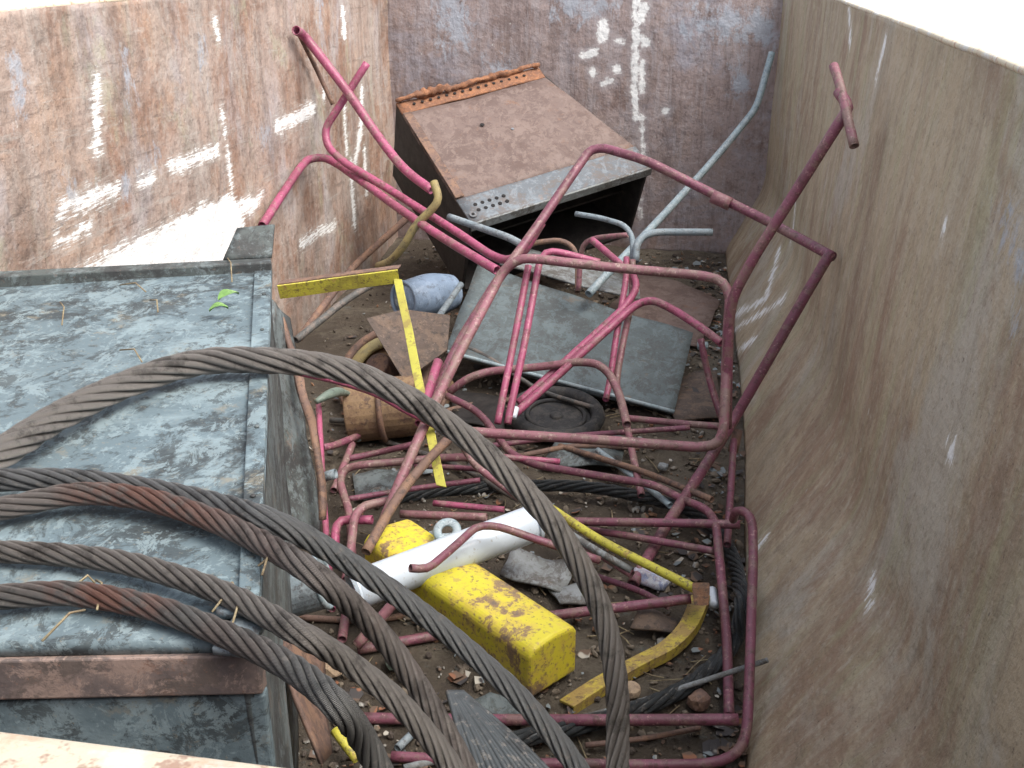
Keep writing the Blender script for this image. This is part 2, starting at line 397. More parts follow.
# ------------------------------------------------------------ setting: ground
bm = bmesh.new(); bmesh.ops.create_grid(bm, x_segments=8, y_segments=8, size=150)
for v in bm.verts: v.co += Vector((0, 40, -.16))
g = link('ground', bm, M['ground']); g['kind'] = 'structure'
# dirt layer over the container floor
bm = bmesh.new(); nx, ny = 150, 330; rows = []
for j in range(ny+1):
    y = .27+(D-.24)*j/ny; row = []
    for i in range(nx+1):
        x = XL-.03+(.40-XL)*i/nx; row.append(bm.verts.new((x, y, ground(x, y)-.004)))
    rows.append(row)
for j in range(ny):
    for i in range(nx): bm.faces.new((rows[j][i], rows[j][i+1], rows[j+1][i+1], rows[j+1][i]))
o = link('dirt_floor', bm, M['dirt']); o['kind'] = 'structure'

# ------------------------------------------------------------ the scrap container
skip = thing('scrap_container', 'large rusty open-top steel container holding all the scrap, its near rim across the bottom left', 'container', (0, 3.5, -.1))
def seg_d(p, a, b):
    ab = (b[0]-a[0], b[1]-a[1]); L = ab[0]**2+ab[1]**2
    t = 0 if L == 0 else max(0, min(1, ((p[0]-a[0])*ab[0]+(p[1]-a[1])*ab[1])/L))
    return math.hypot(p[0]-a[0]-ab[0]*t, p[1]-a[1]-ab[1]*t)
def sdf(p, marks):
    best = -.3
    for kind, pts, r in marks:
        if kind == 'p':
            ins = False; d = 9; n = len(pts)
            for i in range(n):
                a, b = pts[i], pts[(i+1) % n]; d = min(d, seg_d(p, a, b))
                if (a[1] > p[1]) != (b[1] > p[1]) and p[0] < (b[0]-a[0])*(p[1]-a[1])/(b[1]-a[1])+a[0]: ins = not ins
            val = d if ins else -d
        else:
            d = min(seg_d(p, pts[i], pts[i+1]) for i in range(len(pts)-1)); val = r-d
        if val > best: best = val
    return best
def wallgrid(name, fn, ns, nt_, marks, blues, mat, key, thick, parent=skip):
    """one buckled wall sheet; its scraped paint is stored as a distance on the sheet"""
    bm = bmesh.new(); pa = bm.verts.layers.float.new('paint'); bl = bm.verts.layers.float.new('blue')
    R = []
    for i in range(ns+1):
        r = []
        for j in range(nt_+1):
            co, q = fn(i/ns, j/nt_); v = bm.verts.new(co); v[pa] = sdf(q, marks); v[bl] = sdf(q, blues); r.append(v)
        R.append(r)
    for i in range(ns):
        for j in range(nt_): bm.faces.new((R[i][j], R[i+1][j], R[i+1][j+1], R[i][j+1]))
    # outer skin and edges
    edge = [R[i][0] for i in range(ns+1)]+[R[ns][j] for j in range(1, nt_+1)]+[R[i][nt_] for i in range(ns-1, -1, -1)]+[R[0][j] for j in range(nt_-1, 0, -1)]
    back = {}
    st = 4
    I = sorted(set(list(range(0, ns+1, st))+[ns])); J = sorted(set(list(range(0, nt_+1, st))+[nt_]))
    for i in range(ns+1):
        for j in range(nt_+1):
            if (i in (0, ns) or j in (0, nt_)) or (i in I and j in J):
                v = bm.verts.new(R[i][j].co+Vector(thick)); v[pa] = -.3; v[bl] = -.3; back[(i, j)] = v
    n = len(edge); key_of = {}
    for i in range(ns+1):
        for j in range(nt_+1):
            if i in (0, ns) or j in (0, nt_): key_of[R[i][j]] = (i, j)
    for i in range(n):
        a, b = edge[i], edge[(i+1) % n]; bm.faces.new((a, b, back[key_of[b]], back[key_of[a]]))
    for a in range(len(I)-1):
        for b in range(len(J)-1):
            i0, i1, j0, j1 = I[a], I[a+1], J[b], J[b+1]; loop = [(i0, j0)]
            loop += [(i, j0) for i in range(i0+1, i1) if j0 == 0]+[(i1, j0)]
            loop += [(i1, j) for j in range(j0+1, j1) if i1 == ns]+[(i1, j1)]
            loop += [(i, j1) for i in range(i1-1, i0, -1) if j1 == nt_]+[(i0, j1)]
            loop += [(i0, j) for j in range(j1-1, j0, -1) if i0 == 0]
            bm.faces.new([back[q] for q in loop])
    return link(name, bm, mat, parent)
def buck(y, z, s): return .03*noise.noise(Vector((y*.9, z*1.1, s)))+.006*noise.noise(Vector((y*3, z*3, s+4)))
HL = 1.70; HR = 1.65
def mk(poly, axis, w=None, kind='s'):
    out = []
    for (u, v) in poly:
        p = PX(u, v, XL) if axis == 'L' else (PY(u, v, D) if axis == 'B' else PX(u, v, .60))
        if axis == 'L': out.append((p.y, p.z))
        elif axis == 'B': out.append((p.x, p.z))
        else: out.append((p.y, p.z))
    q = PX(*poly[0], XL) if axis == 'L' else (PY(*poly[0], D) if axis == 'B' else PX(*poly[0], .60))
    return (kind, out, 0 if w is None else w*.5*depth(q)/F)
L_marks = [mk([(80, 274), (120, 250), (165, 226), (200, 208), (228, 197), (238, 205), (262, 194), (256, 206), (240, 214), (242, 226), (234, 230), (236, 262), (200, 285), (90, 290)], 'L', kind='p'),
    mk([(62, 210), (88, 200), (116, 190)], 'L', 9), mk([(168, 167), (190, 159), (214, 150)], 'L', 6), mk([(277, 126), (296, 118), (312, 108)], 'L', 9),
    mk([(95, 78), (95, 110), (95, 145)], 'L', 7), mk([(138, 183), (150, 178)], 'L', 6), mk([(343, 12), (344, 32)], 'L', 10), mk([(220, 112), (223, 132)], 'L', 3),
    mk([(226, 150), (232, 205)], 'L', 3), mk([(213, 20), (216, 38)], 'L', 4), mk([(363, 90), (362, 130), (356, 165)], 'L', 7), mk([(352, 165), (354, 225)], 'L', 6),
    mk([(345, 105), (348, 150)], 'L', 5), mk([(300, 245), (318, 232), (335, 225)], 'L', 4), mk([(60, 240), (90, 228)], 'L', 2.5), mk([(322, 90), (322, 98)], 'L', 4), mk([(365, 150), (366, 190)], 'L', 5)]
L_blues = [mk([(52, 200), (90, 188)], 'L', 12), mk([(248, 130), (272, 129)], 'L', 11), mk([(128, 178), (148, 172)], 'L', 14), mk([(5, 60), (8, 100)], 'L', 18),
    mk([(122, 60), (126, 78)], 'L', 18), mk([(190, 30), (196, 60)], 'L', 14), mk([(320, 0), (322, 45)], 'L', 18)]
B_marks = [mk([(636, -10), (636, 30), (634, 92)], 'B', 6), mk([(634, 92), (636, 118), (643, 119)], 'B', 5), mk([(603, 24), (603, 38)], 'B', 10), mk([(583, 55), (596, 52)], 'B', 7),
    mk([(616, 41), (624, 43)], 'B', 4), mk([(645, 6), (643, 14), (640, 20)], 'B', 8), mk([(643, 40), (645, 43)], 'B', 8), mk([(642, 62), (642, 92)], 'B', 4), mk([(642, 120), (643, 168)], 'B', 2.5), mk([(592, 72), (593, 74)], 'B', 6),
    mk([(616, 68), (617, 70)], 'B', 6), mk([(665, 110), (666, 111)], 'B', 5), mk([(641, 200), (641, 218)], 'B', 2.5), mk([(602, 84), (612, 80)], 'B', 4)]
B_blues = [mk([(450, 0), (460, 40)], 'B', 30), mk([(700, 20), (760, 30)], 'B', 40), mk([(560, 0), (610, 8)], 'B', 20), mk([(740, 60), (745, 90)], 'B', 26), mk([(493, 60), (496, 75)], 'B', 18)]
R_marks = [mk([(838, 6), (841, 44)], 'R', 3), mk([(874, 44), (868, 76)], 'R', 3), mk([(961, 450), (962, 458)], 'R', 8), mk([(797, 192), (794, 245)], 'R', 3),
    mk([(788, 250), (792, 300), (768, 340)], 'R', 3.5), mk([(800, 300), (765, 372)], 'R', 3), mk([(795, 340), (770, 400)], 'R', 3), mk([(939, 225), (939, 244)], 'R', 3),
    mk([(905, 580), (908, 605)], 'R', 3), mk([(846, 545), (842, 560)], 'R', 2)]
R_blues = [mk([(985, 210), (1010, 260)], 'R', 60), mk([(1000, 280), (1010, 330)], 'R', 40)]
wallgrid('side_wall', lambda s, t: (Vector((XL+buck(.25+6.55*s, HL*t, 1), .25+(D+.03-.25)*s, HL*t)), (.25+(D+.03-.25)*s, HL*t)), 330, 86, L_marks, L_blues, M['wall_left'], 'L', (-.05, 0, 0))
wallgrid('back_wall', lambda s, t: (Vector((XL-.04+(.74-XL)*s, D+buck(2.6*s, HL*t, 7)*.8, HL*t)), (XL-.04+(.74-XL)*s, HL*t)), 126, 86, B_marks, B_blues, M['wall_back'], 'B', (0, .05, 0))
def rw(s, t):
    y = .25+(D+.02-.25)*s
    z = .008+(HR-.008)*t; n = 5; sm = sum(wallx(y, max(0, z+(k-2)*.035)) for k in range(n))/n   # rounded crease
    return Vector((sm+buck(y, z, 12)*.32*min(1, z/.2), y, z)), (y, z)
wallgrid('side_wall', rw, 330, 96, R_marks, R_blues, M['wall_right'], 'R', (.05, 0, 0))
wallgrid('front_wall', lambda s, t: (Vector((XL+(.64-XL)*s, .25+.02*t*0, 1.58*t)), (9, 9)), 30, 20, [], [], M['wall_back'], 'N', (0, -.04, 0))
bm = bmesh.new(); prism(bm, [Vector((XL, .25, -.01)), Vector((.62, .25, -.01)), Vector((.62, D+.1, -.012)), Vector((XL, D+.1, -.012))], Vector((0, 0, -.09)))
link('floor_plate', bm, M['boxrust'], skip, False)
# rims: folded steel section along the top edges
def rim(a, b, wdt, side, mat='rim'):
    bm = bmesh.new(); n = 60; rows = []
    for i in range(n+1):
        p = a.lerp(b, i/n); z = .004*noise.noise(p*3)
        prof = [(-.004, -.012), (-.006, -.004), (-.002, .002), (wdt-.01, .003), (wdt, -.006), (wdt, -.09)]
        rows.append([bm.verts.new(p+side*x+Vector((0, 0, q+z))) for x, q in prof])
    for i in range(n):
        for j in range(6): bm.faces.new((rows[i][j], rows[i+1][j], rows[i+1][(j+1) % 6], rows[i][(j+1) % 6]))
    bm.faces.new(rows[0]); bm.faces.new(rows[-1][::-1])
    return autosmooth(link('rim', bm, M[mat], skip, False), .004)
rim(Vector((.64, .16, HR+.006)), Vector((.64, D+.1, HR+.006)), .13, Vector((1, 0, 0)))
rim(Vector((XL, .16, HL+.006)), Vector((XL, D+.1, HL+.006)), .10, Vector((-1, 0, 0)))
rim(Vector((XL+.01, D+.012, HL+.004)), Vector((.62, D+.012, HL+.004)), .10, Vector((0, 1, 0)))
rim(Vector((XL+.01, .236, HR)), Vector((.62, .236, HR-.02)), .10, Vector((0, -1, 0)), 'nearrim')
# outside ribs of the container
for y in (.9, 2.1, 3.3, 4.5, 5.7):
    bm = bmesh.new(); prism(bm, [Vector((.675, y, 1.56)), Vector((.755, y, 1.56)), Vector((.755, y+.1, 1.56)), Vector((.675, y+.1, 1.56))], Vector((0, 0, -1.6)))
    link('wall_rib', bm, M['wall_right'], skip, False)

# ------------------------------------------------------------ tubes bent into scrap frames
def tubeset(name, label, cat, tubes, group=None, R=.08):
    built = []
    for t in tubes:
        pts, w, mat = t[:3]; opt = t[3] if len(t) > 3 else {}
        P0 = [PY(*p) for p in pts]; r = sum(w*.46*depth(p)/F for p in P0)/len(P0)
        P1 = [fit(p[0], p[1], p[2], r) for p in pts]
        built.append((P1, r, mat, opt))
    allp = [p for b in built for p in b[0]]
    base = Vector((sum(p.x for p in allp)/len(allp), sum(p.y for p in allp)/len(allp), min(p.z for p in allp)))
    single = len(built) == 1
    root = None if single else thing(name, label, cat, base, group)
    for P1, r, mat, opt in built:
        bm = bmesh.new(); path = resample(fillet(P1, opt.get('R', R)), .025)
        # slight kinks from handling
        path = [p+noise.noise_vector(p*2.2)*.004 for p in path]
        sweep(bm, path, r, 12, hollow=opt.get('hollow', True))
        o = link(name if single else opt.get('name', 'tube'), bm, M[mat], root)
        if single: tag(o, label, cat, group)
    return root if root else o

tubeset('bent_tube_frame', 'tall pink frame with open handle end leaning on the left wall beside the brown cabinet', 'tube frame', [
    ([(296, 30, 5.2), (304, 35, 5.1), (345, 87, 5.0), (382, 142, 4.9), (404, 170, 4.8), (432, 190, 4.7)], 10, 'pink'),
    ([(367, 63, 5.1), (334, 114, 5.0), (325, 128, 5.0), (327, 146, 4.95), (342, 161, 4.9), (404, 199, 4.7), (452, 229, 4.5), (492, 256, 4.3), (508, 261, 4.2), (523, 254, 4.15), (542, 222, 4.2)], 9, 'pink'),
    ([(262, 226, 5.1), (297, 172, 5.1), (308, 159, 5.1), (324, 157, 5.05), (339, 165, 5.0), (389, 202, 4.65), (442, 238, 4.4), (497, 270, 4.1)], 9, 'pink'),
    ([(300, 36, 5.25), (318, 72, 5.25), (333, 104, 5.25)], 5, 'brownrust')], R=.12)
tubeset('elbow_pipe', 'tan and rust coloured elbow pipe hooked over the two parallel pink tubes', 'pipe', [
    ([(434, 182, 4.55), (440, 200, 4.5), (430, 212, 4.5), (416, 224, 4.5), (404, 246, 4.5), (390, 262, 4.55), (378, 266, 4.6)], 9, 'ochre')], R=.05)
tubeset('steel_rod', 'dark brown rod sloping down behind the yellow angle bar', 'rod', [
    ([(412, 214, 5.0), (352, 268, 4.9), (300, 338, 4.2)], 8, 'brownrust')])
tubeset('steel_rod', 'black rod running from under the yellow angle bar to the blue grey cabinet', 'rod', [
    ([(372, 284, 4.3), (345, 300, 4.2), (296, 340, 3.9)], 8, 'darkrod')])

tubeset('cart_frame', 'big maroon four-sided loop of bent tube with long T-handle pole against the right wall', 'tube frame', [
    ([(430, 405, 3.35), (460, 340, 3.55), (495, 283, 3.75), (540, 222, 4.0), (590, 150, 4.25), (603, 148, 4.25), (645, 160, 4.15), (725, 200, 4.05), (770, 222, 3.95), (833, 257, 3.72)], 10.5, 'maroon'),
    ([(831, 252, 3.7), (780, 340, 3.62), (735, 418, 3.55), (712, 455, 3.4), (670, 520, 3.1), (633, 584, 2.8)], 12, 'maroon', {'R': .02}),
    ([(838, 92, 3.5), (848, 106, 3.45), (846, 112, 3.43), (800, 185, 3.45), (755, 255, 3.45), (733, 296, 3.45), (729, 320, 3.45), (727, 380, 3.42), (727, 428, 3.38)], 12, 'maroon'),
    ([(833, 66, 3.58), (841, 90, 3.5), (846, 112, 3.42), (854, 146, 3.33)], 10.5, 'rustpink', {'name': 'grip'}),
    ], R=.06)
tubeset('frame_clamp', 'small rusty clamp ring gripping the top bar of the maroon loop', 'clamp', [
    ([(712, 196, 4.04), (730, 204, 4.02)], 15, 'rustpink')])
tubeset('rectangular_frame', 'large upright rounded rectangle of pink tube in the middle with twin struts', 'tube frame', [
    ([(372, 548, 2.75), (397, 488, 2.95), (427, 420, 3.15), (460, 352, 3.35), (492, 292, 3.6), (503, 270, 3.65), (520, 259, 3.65), (534, 259, 3.65), (620, 268, 3.65), (704, 276, 3.65), (723, 281, 3.63), (730, 296, 3.6), (727, 340, 3.5), (725, 405, 3.35), (724, 430, 3.3), (718, 444, 3.28), (700, 447, 3.28), (600, 440, 3.28), (500, 434, 3.28), (452, 431, 3.28)], 11, 'rustpink'),
    ([(528, 266, 3.7), (512, 350, 3.5), (498, 424, 3.32)], 8, 'pink'),
    ([(600, 262, 3.75), (560, 252, 3.75), (546, 251, 3.74), (539, 262, 3.72), (524, 345, 3.5), (508, 424, 3.32)], 8, 'pink'),
    ], R=.05)
tubeset('folding_frame', 'bright pink twin-tube frame sloping up to a hoop behind the large rectangle', 'tube frame', [
    ([(722, 343, 3.85), (700, 326, 3.95), (672, 308, 4.05), (652, 299, 4.1), (636, 304, 4.1), (600, 337, 3.95), (556, 377, 3.8), (514, 415, 3.65)], 9, 'pink'),
    ([(591, 240, 4.5), (617, 262, 4.35), (634, 276, 4.25), (637, 288, 4.2), (626, 306, 4.1), (580, 348, 3.95), (518, 403, 3.75)], 8, 'pink'),
    ([(626, 258, 4.3), (626, 280, 4.2), (616, 340, 4.0), (611, 378, 3.9), (606, 400, 3.8)], 7, 'pink'),
    ([(632, 260, 4.3), (632, 300, 4.2), (622, 350, 4.0), (616, 385, 3.9), (628, 428, 3.65), (641, 496, 3.3)], 7.5, 'rustpink')], R=.06)
tubeset('hoop_frame', 'low dusky pink hoop of tube lying across the lower edge of the dark sheet', 'tube frame', [
    ([(450, 392, 3.8), (468, 378, 3.8), (490, 371, 3.85), (540, 367, 3.85), (578, 362, 3.85), (598, 364, 3.82), (610, 374, 3.8), (620, 395, 3.7), (627, 424, 3.5)], 9, 'rustpink'),
    ([(448, 396, 3.7), (480, 412, 3.6), (500, 440, 3.5), (512, 455, 3.4), (535, 465, 3.35), (600, 476, 3.3), (655, 485, 3.25), (680, 499, 3.2), (706, 509, 3.1), (716, 522, 3.0), (720, 570, 2.75), (727, 640, 2.5), (729, 716, 2.3)], 9, 'maroon')], R=.07)
tubeset('wire_stand', 'thin grey and pink bent rods standing beneath the brown cabinet opening', 'stand', [
    ([(520, 250, 5.0), (535, 243, 5.0), (560, 240, 5.0), (573, 246, 5.0), (578, 260, 4.95), (577, 292, 4.8)], 6, 'brownrust'),
    ([(578, 290, 4.7), (580, 256, 4.75), (584, 243, 4.75), (596, 238, 4.75), (628, 235, 4.7)], 6, 'rustpink'),
    ([(576, 214, 4.75), (600, 218, 4.7), (624, 225, 4.65), (632, 236, 4.6), (632, 262, 4.5)], 6, 'bluegrey'),
    ([(712, 232, 4.65), (655, 232, 4.6), (642, 236, 4.55), (636, 244, 4.5), (635, 262, 4.45)], 8, 'bluegrey')], R=.05)
tubeset('conduit_pipe', 'thin pale blue grey bent conduit leaning in the far right corner', 'pipe', [
    ([(772, 53, 6.55), (757, 108, 6.4), (744, 124, 6.3), (700, 176, 5.9), (640, 240, 5.2), (588, 294, 4.8)], 8, 'conduit')], R=.2)
tubeset('pipe_offcut', 'short blue grey rod under the perforated edge of the brown cabinet', 'rod', [
    ([(449, 217, 4.7), (510, 238, 4.5), (524, 246, 4.45)], 8, 'bluegrey')])
tubeset('pipe_offcut', 'short blue grey rod leaning on the left edge of the dark sheet', 'rod', [
    ([(461, 284, 4.6), (422, 340, 4.2)], 7, 'bluegrey')])
tubeset('wall_strut', 'slender red strut standing beside the right wall inside the large rectangle', 'strut', [
    ([(701, 338, 4.0), (709, 378, 3.95), (722, 420, 3.85)], 7.5, 'maroon'),
    ([(698, 345, 4.0), (708, 345, 4.0)], 9, 'conduit', {'name': 'coupling'})])
tubeset('wall_strut', 'dark red strut hanging below the right corner of the large rectangle', 'strut', [
    ([(734, 440, 3.5), (731, 490, 3.3), (727, 545, 3.0)], 8, 'maroon'),
    ([(738, 430, 3.55), (733, 452, 3.5)], 11, 'brownrust', {'name': 'coupling'})])
tubeset('cross_bar', 'grey pink straight bar below the dark sheet ending at the right wall', 'bar', [
    ([(625, 418, 3.85), (680, 423, 3.8), (722, 426, 3.75)], 7.5, 'rustpink')])
tubeset('cross_bar', 'slim reddish bar crossing under the grey pink bar', 'bar', [
    ([(480, 447, 3.8), (560, 437, 3.75), (625, 432, 3.75), (690, 427, 3.75)], 6, 'maroon')])
tubeset('cross_bar', 'straight maroon bar with a dark end lying over the thin black rope loop', 'bar', [
    ([(566, 521, 3.02), (650, 523, 3.0), (740, 525, 2.98)], 9.5, 'maroon')])
tubeset('cross_bar', 'lower maroon bar sloping down to the yellow pole', 'bar', [
    ([(590, 530, 3.05), (640, 538, 2.95), (716, 552, 2.88)], 8, 'maroon')])
tubeset('floor_frame', 'lower right pink frame with a tall rounded corner beside the right wall', 'tube frame', [
    ([(733, 520, 2.85), (735, 511, 2.8), (744, 511, 2.78), (752, 520, 2.72), (753, 560, 2.62), (750, 660, 2.3), (747, 728, 2.15), (742, 748, 2.1), (728, 760, 2.06), (705, 765, 2.05), (640, 765, 2.05), (590, 764, 2.05), (520, 763, 2.05), (392, 756, 2.05)], 11, 'maroon'),
    ([(362, 718, 2.12), (480, 719, 2.12), (600, 720, 2.12), (738, 720, 2.14)], 12.5, 'maroon'),
    ([(358, 650, 2.45), (457, 631, 2.5), (560, 615, 2.55), (690, 598, 2.62)], 11, 'maroon')], R=.05)
tubeset('left_frame', 'slim pink and grey bent frame standing right of the blue grey cabinet', 'tube frame', [
    ([(318, 403, 3.5), (322, 470, 3.2), (328, 560, 2.8), (332, 610, 2.6)], 7, 'pink'),
    ([(500, 458, 3.3), (440, 458, 3.3), (404, 462, 3.25), (360, 465, 3.2), (344, 469, 3.2), (340, 482, 3.15), (350, 514, 3.0), (352, 560, 2.8), (348, 600, 2.6), (342, 640, 2.45)], 9, 'rustpink'),
    ([(345, 459, 3.45), (380, 452, 3.5), (416, 444, 3.5)], 7, 'maroon'),
    ([(352, 444, 3.55), (334, 490, 3.3)], 8, 'rustpink'),
    ([(500, 415+42, 3.35), (560, 462, 3.4)], 7, 'pink')], R=.04)
tubeset('hooked_tube', 'rusty pink tube bent over a corner behind the white pipe', 'tube', [
    ([(486, 517, 2.95), (400, 514, 2.95)], 9, 'rustpink'),
    ([(388, 501, 2.95), (363, 506, 2.9), (354, 516, 2.85), (351, 545, 2.75), (346, 580, 2.6)], 10, 'rustpink'),
    ([(372, 520, 2.9), (340, 520, 2.9), (335, 530, 2.85), (335, 545, 2.8)], 10, 'pink')], R=.04)
tubeset('crossed_tube', 'thick rusty tube elbow leaning across the yellow beam, left of the white pipe', 'tube', [
    ([(453, 434, 3.05), (418, 470, 2.95), (395, 500, 2.8), (366, 552, 2.6)], 11, 'brownrust')], R=.1)
tubeset('crossed_tube', 'short pink open-topped tube upright beside the long brown wire rope', 'tube', [
    ([(438, 362, 3.45), (429, 392, 3.3), (420, 424, 3.15)], 11, 'pink')])
tubeset('long_tube', 'long pink tube passing under the brown wire rope arch', 'tube', [
    ([(296, 371, 2.9), (338, 380, 2.95), (378, 393, 3.0), (404, 409, 3.05), (445, 430, 3.15), (504, 474, 3.2)], 8.5, 'pink')])
tubeset('long_tube', 'bent pink grey tube dropping to the lower corner of the maroon loop', 'tube', [
    ([(460, 440, 3.2), (473, 464, 3.15), (524, 501, 3.0), (567, 532, 2.9), (632, 574, 2.75)], 9, 'rustpink')])
tubeset('crank_handle', 'maroon cranked bar lying over the white pipe', 'handle', [
    ([(411, 568, 2.35), (428, 569, 2.38), (457, 544, 2.5), (478, 525, 2.6), (500, 526, 2.6), (540, 540, 2.6), (600, 560, 2.6)], 9, 'maroon')], R=.05)
tubeset('cross_bar', 'red bar lying behind the white pipe near the ring bracket', 'bar', [
    ([(433, 503, 3.1), (504, 509, 3.1)], 7, 'pink')])
tubeset('cross_bar', 'red grey bar crossing the yellow angle leg above the ring bracket', 'bar', [
    ([(404, 462, 3.5), (442, 457, 3.5), (492, 457, 3.45)], 7, 'pink')])
tubeset('flat_offcut', 'pinkish brown short bar under the wire ropes below the white pipe', 'bar', [
    ([(402, 594, 2.4), (357, 646, 2.3)], 12, 'rustpink')])
tubeset('coupled_pipe', 'dark pipe with a pale galvanised coupling right of the rusty strip', 'pipe', [
    ([(322, 447, 3.4), (332, 446, 3.45), (358, 436, 3.6)], 8, 'maroon'),
    ([(372, 431, 3.7), (412, 434, 3.8)], 7, 'conduit'),
    ([(356, 437, 3.62), (371, 431, 3.68)], 12, 'conduit', {'name': 'coupling'})])
tubeset('yellow_pole', 'thin yellow pole sloping down to the hooked yellow bracket', 'pole', [
    ([(548, 506, 3.0), (600, 540, 2.85), (694, 588, 2.62)], 10, 'yellow')])
tubeset('pipe_offcut', 'dull grey tube lying alongside the thin yellow pole', 'rod', [
    ([(565, 530, 2.9), (600, 552, 2.8), (632, 570, 2.75)], 8, 'greyplate')])
tubeset('pipe_offcut', 'pale blue offcut on the dirt behind the maroon loop corner', 'rod', [
    ([(598, 450, 3.6), (636, 478, 3.4), (670, 506, 3.2)], 7, 'conduit')])
tubeset('grey_wand', 'long thin grey rod reaching to the right wall across the lower frame', 'rod', [
    ([(518, 738, 2.2), (560, 722, 2.22), (620, 708, 2.25), (690, 685, 2.3), (768, 660, 2.35)], 6, 'greyplate')], R=.3)
tubeset('yellow_stub', 'short yellow stub of tube beside the lowest grimy wire rope', 'tube', [
    ([(335, 730, 1.95), (358, 760, 1.9)], 11, 'yellow')])

tubeset('pipe_offcut', 'short dark grey stub standing between the lowest ropes at the bottom edge', 'rod', [([(398, 748, 2.05), (416, 730, 2.1)], 9, 'bluegrey')])
tubeset('pipe_offcut', 'pale grey rod at the bottom edge left of the frayed cable', 'rod', [([(404, 768, 2.0), (448, 757, 2.05)], 8, 'greyplate')])
tubeset('cross_bar', 'short maroon bar just above the grey red bar near the long rope', 'bar', [([(415, 466, 3.4), (492, 470, 3.35)], 6, 'maroon')])
tubeset('cross_bar', 'dim brown bar in the shadow under the bottom side of the large rectangle', 'bar', [([(520, 456, 3.6), (575, 445, 3.7), (640, 448, 3.7)], 6, 'brownrust')])
tubeset('cross_bar', 'thin brown bar running back from the tan casing to the dark round wheel rim', 'bar', [([(400, 425, 4.1), (470, 404, 4.2), (530, 398, 4.3)], 6, 'brownrust')])
tubeset('cross_bar', 'dark rod lying between motor casing and the grey coupled pipe', 'bar', [([(330, 420, 3.9), (410, 425, 4.0)], 6, 'darkrod')])
tubeset('steel_rod', 'thin brown rod lying below the hooked yellow bracket along the black rope', 'rod', [([(585, 745, 2.15), (650, 738, 2.18), (700, 728, 2.2)], 6, 'brownrust')])
tubeset('knob', 'small round steel knob at the top of the hooked pink tube', 'knob', [([(322, 478, 3.0), (336, 474, 3.0)], 11, 'bluegrey')])

tubeset('cross_bar', 'slim pink bar crossing behind the thick rusty elbow tube', 'bar', [([(345, 500, 3.1), (420, 488, 3.2), (480, 480, 3.25)], 6, 'maroon')])
tubeset('cross_bar', 'dark bar sloping from the motor casing under the yellow angle leg', 'bar', [([(380, 440, 3.8), (450, 462, 3.5), (520, 500, 3.2)], 6, 'darkrod')])
tubeset('cross_bar', 'brown bar sloping down to the right under the bottom side of the large rectangle', 'bar', [([(560, 446, 3.7), (640, 470, 3.4), (712, 500, 3.15)], 7, 'brownrust')])
tubeset('cross_bar', 'short maroon bar lying beside the crushed can', 'bar', [([(585, 572, 2.9), (640, 590, 2.75), (668, 606, 2.65)], 7, 'maroon')])
tubeset('cross_bar', 'thin dark bar lying below the striped can towards the tan stone', 'bar', [([(300, 618, 2.6), (360, 622, 2.6), (430, 612, 2.65)], 7, 'brownrust')])
tubeset('bent_rod', 'thin dark rod bent in a curve behind the twin struts of the large rectangle', 'rod', [([(440, 340, 4.4), (480, 352, 4.3), (540, 392, 4.1), (600, 410, 4.0)], 5, 'darkrod')])

# ------------------------------------------------------------ wire ropes: eight strands laid round a core
def rope(name, label, pts, w, mat, rust=None, strands=8, lay=7.6, hand=1, r=None, group='heavy wire ropes draped over the scrap'):
    P0 = [PY(*p) for p in pts]; R = r or sum(w*.5*depth(p)/F for p in P0)/len(P0)
    P = []; k = 1.0; wob = random.Random(len(label))
    for p in pts:
        q0 = fit(p[0], p[1], p[2], R); q = over_cabinet(p[0], p[1], q0, R)
        if q is not q0: k = q.y/q0.y
        else:
            k = 1+(k-1)*.86; q = fit(p[0], p[1], p[2]*k, R)
        P.append(q)
    if not r: R = sum(w*.5*depth(p)/F for p in P)/len(P)
    path = [p+noise.noise_vector(p*3.1+Vector((len(label), 0, 0)))*.010 for p in catmull(P, 12)]   # stiff rope, never a clean arc
    path = resample(path, R*.42); T, N, B = frames(path)
    bm = bmesh.new(); uvl = bm.loops.layers.uv.new('UVMap'); rl = bm.verts.layers.float.new('rust')
    rs = R*.262; ro = R*.72; S = 7; step = R*.42
    for k in range(strands):
        rings = []
        ph = 2*math.pi*k/strands
        sw = 1+.10*noise.noise(Vector((k*3.3, 0, 1)))
        for i, p in enumerate(path):
            a = ph+hand*2*math.pi*(i*step)/(lay*2*R)
            rad = N[i]*math.cos(a)+B[i]*math.sin(a); tang = -N[i]*math.sin(a)+B[i]*math.cos(a)
            c = p+rad*ro*(1+.04*noise.noise(p*20+Vector((k, 0, 0))))
            dirn = (T[i]+tang*hand*(2*math.pi*ro/(lay*2*R))).normalized(); side = dirn.cross(rad)
            n0 = len(bm.verts)
            rings.append([bm.verts.new(c+(rad*math.cos(q*2*math.pi/S)+side*math.sin(q*2*math.pi/S)*1.02)*rs*sw) for q in range(S)])
            if rust:
                t = i/len(path); wgt = min(1, max(0, (t-rust[0])/.05), max(0, (rust[1]-t)/.08))
                for vv in rings[-1]: vv[rl] = wgt
        for i in range(len(rings)-1):
            for q in range(S):
                f = bm.faces.new((rings[i][q], rings[i][(q+1) % S], rings[i+1][(q+1) % S], rings[i+1][q]))
                for lp, (uu, vv) in zip(f.loops, ((i, q), (i, q+1), (i+1, q+1), (i+1, q))): lp[uvl].uv = (uu*step/rs*.55, vv/S*4)
        bm.faces.new(rings[0]); bm.faces.new(rings[-1][::-1])
    sweep(bm, path, R*.55, 8)
    o = link(name, bm, M[mat]); tag(o, label, 'wire rope', group); return o
